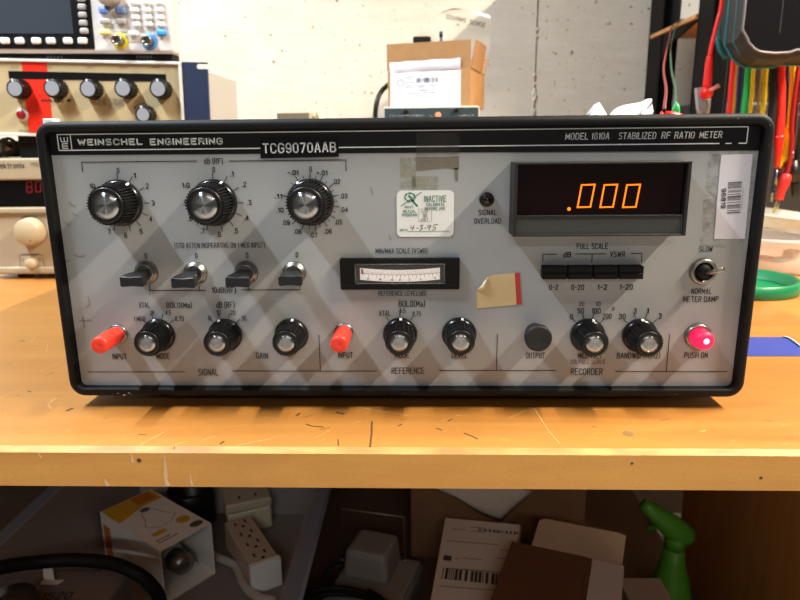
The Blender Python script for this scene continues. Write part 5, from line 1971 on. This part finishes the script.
# light bulb carton
A, B_, C_, D_ = [atZ(x, y, .5) for x, y in ((102, 512), (148, 491), (209, 521), (162, 551))]
ux = (D_ - A).normalized()
uy = Vector((-ux.y, ux.x, 0))
LB, WB, HB = (D_ - A).length, .066, .5 - FZ - .0005
lb = empty('bulb_box', (A + D_ + B_ + C_) / 4 - ZH * (HB), 'white and yellow light bulb carton lying open in the storage bin', 'bulb carton', rot=(0, 0, math.atan2(ux.y, ux.x)))
LM = wm(lb)
hl, hw = LB / 2, WB / 2
BWH = mat('bulb_box_white', '#eceae8', 0.55)
mb = MB(LM)
tw2 = .0012
mb.box((-hl, -hw, .0004), (hl, -hw + tw2, HB))
mb.box((-hl, hw - tw2, .0004), (hl, hw, HB))
mb.box((-hl, -hw + tw2, .0004), (hl, hw - tw2, .0004 + tw2))
mb.box((-hl, -hw + tw2, HB - tw2), (hl, hw - tw2, HB))
mb.box((-hl, -hw + tw2, tw2), (-hl + tw2, hw - tw2, HB - tw2))
bxb = mb.build('box_body', BWH, lb)
mb = MB(LM)
zt_ = HB + .0002
mb.face([(-hl + .001, -hw + .001, zt_), (-hl + .042, -hw + .001, zt_), (-hl + .030, hw * .2, zt_), (-hl + .03, hw - .002, zt_), (-hl + .001, hw - .002, zt_)], 0)
mb.face([(-hl + .003, hw * .1, zt_ + .0001), (-hl + .024, hw * .1, zt_ + .0001), (-hl + .024, hw - .006, zt_ + .0001), (-hl + .003, hw - .006, zt_ + .0001)], 1)
mb.face([Vector((.030 + .008 * math.cos(t), .018 + .008 * math.sin(t), zt_)) for t in [i * PI / 8 for i in range(16)]], 0)
mb.face([Vector((.050 + .006 * math.cos(t), .022 + .008 * math.sin(t), zt_)) for t in [i * PI / 8 for i in range(16)]], 2)
ol = [(-.022 + .0, .006), (-.018, .012), (-.004, .014), (.012, .022), (.022, .010), (.022, -.006), (.012, -.016), (-.004, -.008), (-.018, -.004), (-.022, .0)]
olp = [Vector((x, y - .002, zt_ + .0002)) for x, y in ol]
for p, q in zip(olp, olp[1:] + olp[:1]):
    strip(mb, p, q, .0010, ZH, 3)
mb.face([Vector((-.024 + .005 * math.cos(t), .002 + .006 * math.sin(t), zt_ + .0001)) for t in [i * PI / 6 for i in range(12)]], 2)
for i, wd in enumerate((.022, .030)):
    strip(mb, (.045 + i * .005, -.026, zt_), (.045 + i * .005, -.026 + wd * .8, zt_), .0018, ZH, 2)
mb.face([(.028, -.022, zt_), (.036, -.022, zt_), (.036, -.006, zt_), (.028, -.006, zt_)], 0)
for k, z0_ in enumerate((.012,)):
    mb.face([(-hl + .004, -hw - .0002, .008), (-hl + .020, -hw - .0002, .008), (-hl + .020, -hw - .0002, HB - .014), (-hl + .004, -hw - .0002, HB - .014)], 1)
mb.build('printed_art', [mat('bulb_yellow', '#d9a83a', .6), mat('bulb_orange', '#c9762e', .6), mat('bulb_dark', '#55555c', .6), mat('bulb_outline', '#8d8a84', .6)], bxb)
lbm = empty('light_bulb', LM @ Vector((hl - .05, 0, tw2)), 'glass light bulb inside its open carton with metal base showing', 'light bulb', rot=(0, 0, math.atan2(ux.y, ux.x)))
BMx = wm(lbm)
mb = MB(BMx)
mb.lathe([(.004, .044), (.0125, .040), (.0130, .022), (.0125, .020)], (0, 0, .026), (1, 0, 0), 24)
mb.build('screw_base', CHROME, lbm)
mb = MB(BMx)
mb.lathe([(.0125, .021), (.016, .012), (.0235, -.006), (.0235, -.018), (.016, -.032), (.001, -.036)], (0, 0, .026), (1, 0, 0), 28)
mb.build('glass_globe', mat('milky_glass', '#a7a49e', .15), lbm)

# power strips
PSW = mat('strip_grey_beige', '#c4b2a2', 0.5)
PEND = mat('strip_white', '#f0f0f2', 0.5)
e0, e1 = atZ(251, 568, .468), atZ(280, 558, .468)
ex = (e1 - e0).normalized()
ey = Vector((-ex.y, ex.x, 0))
sw = (e1 - e0).length
hp = .468 - FZ
s1_ = empty('power_strip', (e0 + e1) / 2 - ZH * hp, 'white power strip with double rows of outlets pointing out of the bin', 'power strip', rot=(0, 0, math.atan2(ex.y, ex.x)))
SM = wm(s1_)
mb = MB(SM)
mb.box((-sw / 2, .006, .0003), (sw / 2, .105, hp), .002)
mb.build('body', PSW, s1_)
mb = MB(SM)
mb.box((-sw / 2 - .001, -.001, .0003), (sw / 2 + .001, .006, hp + .001), .001)
mb.build('end_cap', PEND, s1_)
for k in range(4):
    mb = MB(SM)
    y = .020 + k * .024
    for dx in (-.0065, .0065):
        mb.box((dx - .0011, y - .0035 + (dx > 0) * .002, hp - .001), (dx + .0011, y + .0035 + (dx > 0) * .002, hp + .0003))
    mb.lathe([(.0023, 0), (.0022, .0005)], (.001, y - .0085, hp - .0001), n=10)
    mb.build('outlet', BLACKM, s1_)
zf2 = .478
f0, f1 = atZ(226, 505.5, zf2), atZ(271, 496.5, zf2)
ex = (f1 - f0).normalized()
ww = (f1 - f0).length
hq = zf2 - FZ
s2_ = empty('surge_protector', (f0 + f1) / 2 - ZH * hq, 'chunky cream surge protector block behind the outlet strip in the bin', 'surge protector', rot=(0, 0, math.atan2(ex.y, ex.x)))
SM = wm(s2_)
mb = MB(SM)
mb.box((-ww / 2, 0, .0003), (ww / 2, .045, hq - .014), .003)
mb.build('lower_shell', mat('cream_shell', '#c9c5b2', .5), s2_)
mb = MB(SM)
mb.box((-ww / 2 - .001, -.001, hq - .0138), (ww / 2 + .001, .045, hq), .003)
mb.build('upper_shell', mat('cream_shell2', '#bdb7a4', .5), s2_)
mb = MB(SM)
mb.box((-.012, .010, hq - .001), (-.009, .016, hq + .0004))
mb.box((.009, .010, hq - .001), (.012, .016, hq + .0004))
mb.build('outlet', BLACKM, s2_)
g = [atZ(196, 548, FZ + .006), atZ(216, 557, FZ + .006), atZ(236, 566, FZ + .006), atZ(248, 574, FZ + .006), atZ(262, 586, FZ + .006), atZ(280, 590, FZ + .006)]
g = [Vector((p.x, p.y - (.018 if i >= 3 else 0), p.z)) for i, p in enumerate(g)]
tag(MB().tube(g, .0052, 10, sub=5).build('mains_cable', mat('white_cord', '#b9b5b0', .5)), 'thick white mains cable running beside the bulb carton', 'cable')
tag(MB().lathe([(.020, 0), (.030, .004), (.030, .050), (.027, .053), (.025, .050), (.024, .010), (.001, .010)], (-.292, .358, FZ + .0004), n=36, cap1=False).build('black_cup', BLACKP), 'round black cup behind the bulb carton in the bin', 'cup')

# grey box, jar and thick cable in the near corner of the bin
c = atZ(72, 585, .545)
gb = empty('grey_box', (c.x, c.y, FZ), 'flat grey box with a folded white tab on top', 'box')
mb = MB()
mb.box((-.334, c.y - .05, FZ + .0004), (c.x + .042, c.y + .022, .545), .003)
mb.build('body', mat('dull_grey_card', '#6f6461', .65), gb)
p = atZ(49, 581, .5455)
mb = MB()
mb.prism([p + Vector((-.006, .002, 0)), p + Vector((.004, .0, 0)), p + Vector((.000, .006, .016)), p + Vector((-.009, .008, .016))], (.0005, .0012, 0))
mb.prism([p + Vector((-.006, .0, 0)), p + Vector((.013, .001, 0)), p + Vector((.010, -.005, 0)), p + Vector((-.005, -.005, 0))], (0, 0, .0008))
mb.build('white_tab', mat('tab_white', '#cfcac6', .6), gb)
mb = MB()
put_text(mb, '1520', atZ(57, 596, .5453), Vector((1, .1, 0)).normalized(), Vector((-.1, 1, 0)).normalized(), .026, .010, .02)
mb.build('box_lettering', mat('dark_grey_ink2', '#332e2c', .6), gb)
c = atZ(8, 590, .570)
jar = empty('dark_jar', (c.x, c.y, FZ), 'dark jar with a ridged metal lid in the near corner of the bin', 'jar')
jx, jy = max(c.x, bx0 + .030), c.y
MB().lathe([(.018, .0004), (.0205, .003), (.0205, .113), (.019, .116)], (jx, jy, FZ), n=32).build('glass', mat('dark_glass', '#17151a', .2), jar)
MB().lathe([(.0205, .1165), (.0215, .119), (.0205, .121), (.0215, .123), (.0205, .125), (.0215, .127), (.0195, .1295), (.001, .130)], (jx, jy, FZ), n=40).build('ridged_lid', mat('tin_lid', '#5b5656', .3, metal=.7), jar)
g = [atZ(-25, 574, .575), atZ(8, 566, .570), atZ(40, 562, .563), atZ(75, 560, .560), atZ(110, 563, .556), atZ(136, 573, .550), atZ(152, 586, .535), atZ(160, 602, .515), atZ(160, 640, .49)]
tag(MB().tube(g, .0062, 10, sub=5).build('thick_black_cable', BLACKM), 'thick black cable arched over the grey box in the bin', 'cable')
# blue piece behind the bin
q0, q1 = atY(316, 487, .45), atY(334, 512, .45)
tag(MB().box((q0.x, .45, SHZ + .0005), (q1.x, .50, .60), .004).build('blue_crate', mat('dark_blue_plastic', '#1d3a66', .5)), 'dark blue plastic crate behind the translucent storage bin', 'crate')

# adapter on a pale case, bail bracket, coil of black cord
za = .496
a0, a1 = atZ(341, 551, za), atZ(387, 560, za)
ex = (a1 - a0).normalized()
aw = (a1 - a0).length
pc = empty('pale_case', ((a0.x + a1.x) / 2, (a0.y + a1.y) / 2, SHZ), 'low pale grey case under the grey power adapter', 'case', rot=(0, 0, math.atan2(ex.y, ex.x)))
PM = wm(pc)
mb = MB(PM)
mb.box((-.036, -.075, .0004), (.050, .06, .026), .004)
mb.build('body', mat('pale_grey_case', '#77726e', .55), pc)
mb = MB(PM)
mb.box((-.033, -.072, .0262), (.047, .057, .031), .003)
mb.build('lid', mat('pale_grey_lid', '#807b76', .55), pc)
pa = empty('power_adapter', PM @ Vector((0, .018, .0312)), 'grey power adapter brick sitting on the pale case under the bench', 'power adapter', rot=(0, 0, math.atan2(ex.y, ex.x)))
PMA = wm(pa)
ha = za - PMA.translation.z
mb = MB(PMA)
mb.box((-aw / 2, -.018, .0004), (aw / 2, .034, ha), .006, 3, top=(.003, .003))
mb.build('body', mat('adapter_grey', '#7c7875', .5), pa)
mb = MB(PMA)
mb.tube([(-aw / 2, -.010, .012), (-aw / 2 - .012, -.016, .010), (-aw / 2 - .018, -.026, .004)], .003, 8, sub=4)
mb.build('strain_relief', BLACKM, pa)
br = empty('wire_bracket', PM @ Vector((0, .048, .0312)), 'thin metal wire bracket standing over the grey power adapter', 'bracket')
yk = (PM @ Vector((0, .042, 0))).y
t0, t1_ = atY(342, 508.5, yk), atY(404, 517, yk)
zk = PM.translation.z + .0325
mb = MB()
mb.tube([(t0.x - .001, yk, zk), t0, t1_, (t1_.x, yk, zk)], .0012, 7)
mb.build('wire', mat('dull_metal', '#77716c', .35, metal=.8), br)
for xx in (t0.x - .001, t1_.x):
    MB().lathe([(.004, 0), (.004, .003)], (xx, yk, PM.translation.z + .0314), n=14).build('foot', CHROME, br)
ring_pts = []
for t in range(46):
    a = t / 45 * 2 * PI * 3.2
    r_ = .040 + .003 * math.sin(t * .7)
    ring_pts.append(PM @ Vector((r_ * 1.15 * math.cos(a), -.048 + r_ * .55 * math.sin(a), .0355 + .0032 * t / 15 + .001 * math.sin(t))))
tag(MB().tube(ring_pts, .0030, 8, sub=2).build('cord_coil', BLACKM), 'coil of black cord lying in front of the grey power adapter', 'cord')

# big brown carton behind, paper spilling over it
kx0, kx1 = atY(411, 530, .29).x, .208
bc = empty('brown_carton', ((kx0 + kx1) / 2, .44, SHZ), 'large brown carton at the back under the bench with paper on top', 'carton')
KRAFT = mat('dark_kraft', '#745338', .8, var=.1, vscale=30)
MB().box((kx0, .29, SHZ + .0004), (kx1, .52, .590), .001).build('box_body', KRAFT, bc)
up_ = [(436, 486), (452, 490), (470, 497), (486, 502), (498, 504), (508, 498), (518, 489)]
dn_ = [(440, 491), (458, 499), (476, 511), (490, 518), (501, 522), (514, 509), (534, 491)]
rows = []
for j in range(4):
    t = j / 3
    row = []
    for (ux_, uy_), (dx_, dy_) in zip(up_, dn_):
        row.append(atY(ux_ + (dx_ - ux_) * t, uy_ + (dy_ - uy_) * t, .284 - .012 * math.sin(t * PI)))
    rows.append(row)
top = [Vector((p.x, .33, .5935 + .002 * (i % 2))) for i, p in enumerate(rows[0])]
for p in rows[0]:
    p.z = max(p.z, .592)
mb = MB()
mb.grid([top] + rows)
tag(mb.build('draped_paper', mat('dull_white_paper', '#b9b0a8', .7), solid=.0006), 'white paper drooping over the front of the large brown carton', 'paper')
b0 = atY(545, 492, .31)
mb = MB()
rows = [[Vector((b0.x - .02 + i * .0115, .30 + j * .02, .5915 + .006 + .005 * math.sin(i * 1.9 + j * 2.3))) for i in range(10)] for j in range(4)]
mb.grid(rows)
tag(mb.build('bubble_wrap', mat('grey_wrap', '#908a84', .5, bump=.5, bscale=150), solid=.001), 'crumpled grey wrapping lying on top of the large brown carton', 'wrapping')

# white padded mailer with a shipping label
zm = .500
A, B_, C_, D_ = [atZ(x, y, zm) for x, y in ((445, 517), (521, 524), (508, 600), (430, 600))]
d1 = (D_ - A).normalized()
d2 = (C_ - B_).normalized()
C_, D_ = C_ + d2 * .03, D_ + d1 * .03
ml = empty('padded_mailer', ((A + B_ + C_ + D_) / 4).to_2d().to_3d() + ZH * SHZ, 'white mailer with a printed shipping label lying against the brown carton', 'mailer')
mb = MB()
P = [A, B_, C_, D_]
cM = (A + B_ + C_ + D_) / 4
rows = []
for s, z in ((1.0, SHZ + .001), (1.0, SHZ + .012), (1.0, zm - .004), (.98, zm)):
    rows.append([Vector((cM.x + (p.x - cM.x) * s, cM.y + (p.y - cM.y) * s, z)) for p in P])
mb.add([p for r_ in rows for p in r_], [[k * 4 + i, k * 4 + (i + 1) % 4, (k + 1) * 4 + (i + 1) % 4, (k + 1) * 4 + i] for k in range(3) for i in range(4)] + [[3, 2, 1, 0], [12, 13, 14, 15]])
mw = mb.build('envelope', mat('mailer_white', '#cfc6c0', .6), ml)
lx = (B_ - A).normalized()
lyy = Vector((-lx.y, lx.x, 0))
mb = MB()


def mpt(px, py):
    return atZ(px, py, zm + .0003)


bars(mb, mpt(498, 531.5), lx, lyy, .044, .0055, 16, 0, 3)
bars(mb, mpt(478, 577), lx, lyy, .072, .017, 20, 0, 8)
for x0, x1, y in ((452, 466, 529), (470, 484, 527), (470, 484, 531), (446, 498, 540.5), (455, 460, 558.5), (462, 482, 558), (445, 505, 568), (462, 490, 569), (440, 496, 586), (500, 510, 550), (497, 508, 558)):
    strip(mb, mpt(x0, y), mpt(x1, y + (x1 - x0) * .08), .0014, ZH, 1)
mb.face([mpt(444, 555), mpt(452, 556), mpt(451, 561), mpt(443, 560)])
mb.build('label_print', [mat('mailer_ink', '#2e2a28', .6), mat('mailer_faint', '#7c746e', .6)], mw)

# small brown box with raised flap
zc = .52
A, B_, Cc = atZ(512, 543, zc), atZ(622, 566, zc), atZ(592, 558, zc)
ex = (B_ - A).normalized()
fw = (B_ - A).length
sb = empty('small_carton', A + ex * fw / 2 + Vector((ex.y, -ex.x, 0)) * .05 - ZH * (zc - SHZ), 'dark brown carton with one pale flap raised in front of the large carton', 'carton', rot=(0, 0, math.atan2(ex.y, ex.x)))
SBM = wm(sb)
hz = zc - SHZ
mb = MB(SBM)
tk = .003
mb.box((-fw / 2, -.05, .0004), (fw / 2, -.05 + tk, hz))
mb.box((-fw / 2, .05 - tk, .0004), (fw / 2, .05, hz))
mb.box((-fw / 2, -.05 + tk, .0004), (-fw / 2 + tk, .05 - tk, hz))
mb.box((fw / 2 - tk, -.05 + tk, .0004), (fw / 2, .05 - tk, hz))
mb.box((-fw / 2 + tk, -.05 + tk, .0004), (fw / 2 - tk, .05 - tk, .004))
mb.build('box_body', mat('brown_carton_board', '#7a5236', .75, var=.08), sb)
split = -fw / 2 + (Cc - A).length
mb = MB(SBM)
mb.box((-fw / 2, -.05, hz + .0003), (split - .004, .049, hz + .003), .001)
mb.box((split - .0038, -.05, hz + .0003), (split, .049, hz + .0022), .0008)
mb.build('closed_flap', mat('dark_brown_board', '#5e3c26', .75, var=.08), sb)
mb = MB(SBM)
mb.box((split + .0005, -.05, hz + .0003), (fw / 2 + .002, .049, hz + .0015), .0005)
mb.build('white_liner', mat('white_liner', '#b9b3b0', .6), sb)
f0 = Vector((-fw / 2 + .020, .050, hz + .0005))
f1 = Vector((fw / 2, .050, hz + .0005))
vv = Vector((.05, .35, .94)).normalized() * .030
mb = MB(SBM)
mb.prism([f0, f1, f1 + vv * .95 + Vector((0, 0, 0)), f1 + vv - Vector((.006, 0, 0)), f0 + vv + Vector((.010, 0, 0)), f0 + vv * .9 + Vector((.004, 0, 0))], (0, .003, -.001))
mb.build('raised_flap', mat('pale_kraft', '#9c7f66', .75, var=.06), sb)

# pale box standing on the lower shelf, and the green spray bottle
c0, c1 = atZ(618, 577, .47), atZ(655, 577, .47)
MBx = MB().box((max(.216, c0.x), c0.y - .11, .3004), (max(.216, c0.x) + .045, c0.y, .47), .002)
tag(MBx.build('pale_box', mat('pale_brown_box', '#a39082', .7)), 'narrow pale box standing between small carton and green spray bottle', 'box')
sp = empty('spray_bottle', (.336, .335, .300), 'bright green spray bottle standing beside the brown side panel', 'spray bottle')
GS = mat('green_bottle_plastic', '#4c8c22', .45)
bx_, by_ = .336, .335
zn = atY(672, 546, by_).z
MB().lathe([(.031, .0), (.034, .004), (.034, zn - .300 - .13), (.030, zn - .300 - .09), (.0225, zn - .300 - .05), (.0150, zn - .300 - .022), (.0125, zn - .300)], (bx_, by_, .3003), n=40).build('bottle', GS, sp)
zc_ = zn
MB().lathe([(.0128, 0), (.0128, .012), (.011, .016)], (bx_, by_, zc_ - .002), n=24).build('collar', GS, sp)
nz, bk = atY(643, 504, by_), atY(690, 541, by_)
mb = MB()
base = Vector((bx_, by_, zc_ + .014))
prof2 = [(nz, .0065, .0075), (nz.lerp(bk, .12), .0085, .0095), (nz.lerp(bk, .4), .0105, .0135), (nz.lerp(bk, .7), .0115, .016), (nz.lerp(bk, .92), .010, .015), (bk, .006, .008)]
dd = (bk - nz).normalized()
uu = Vector((-dd.z, 0, dd.x))
rows = [[p + YH * (w * math.cos(a)) + uu * (h * math.sin(a)) for a in [2 * PI * i / 14 for i in range(14)]] for p, w, h in prof2]
mb.add([p for r_ in rows for p in r_], [[k * 14 + i, k * 14 + (i + 1) % 14, (k + 1) * 14 + (i + 1) % 14, (k + 1) * 14 + i] for k in range(5) for i in range(14)] + [list(range(14)), list(range(70, 84))[::-1]], 0, True)
mb.tube([base - ZH * .004, base + ZH * .016], .011, 14)
mb.build('spray_head', GS, sp)
g = [nz.lerp(bk, .30) - ZH * .006, nz.lerp(bk, .24) - ZH * .020, nz.lerp(bk, .12) - ZH * .030]
MB().tube(g, lambda t: .006 - .003 * t, 10, sub=4).build('trigger', mat('dark_green_trigger', '#2c6a18', .4), sp)
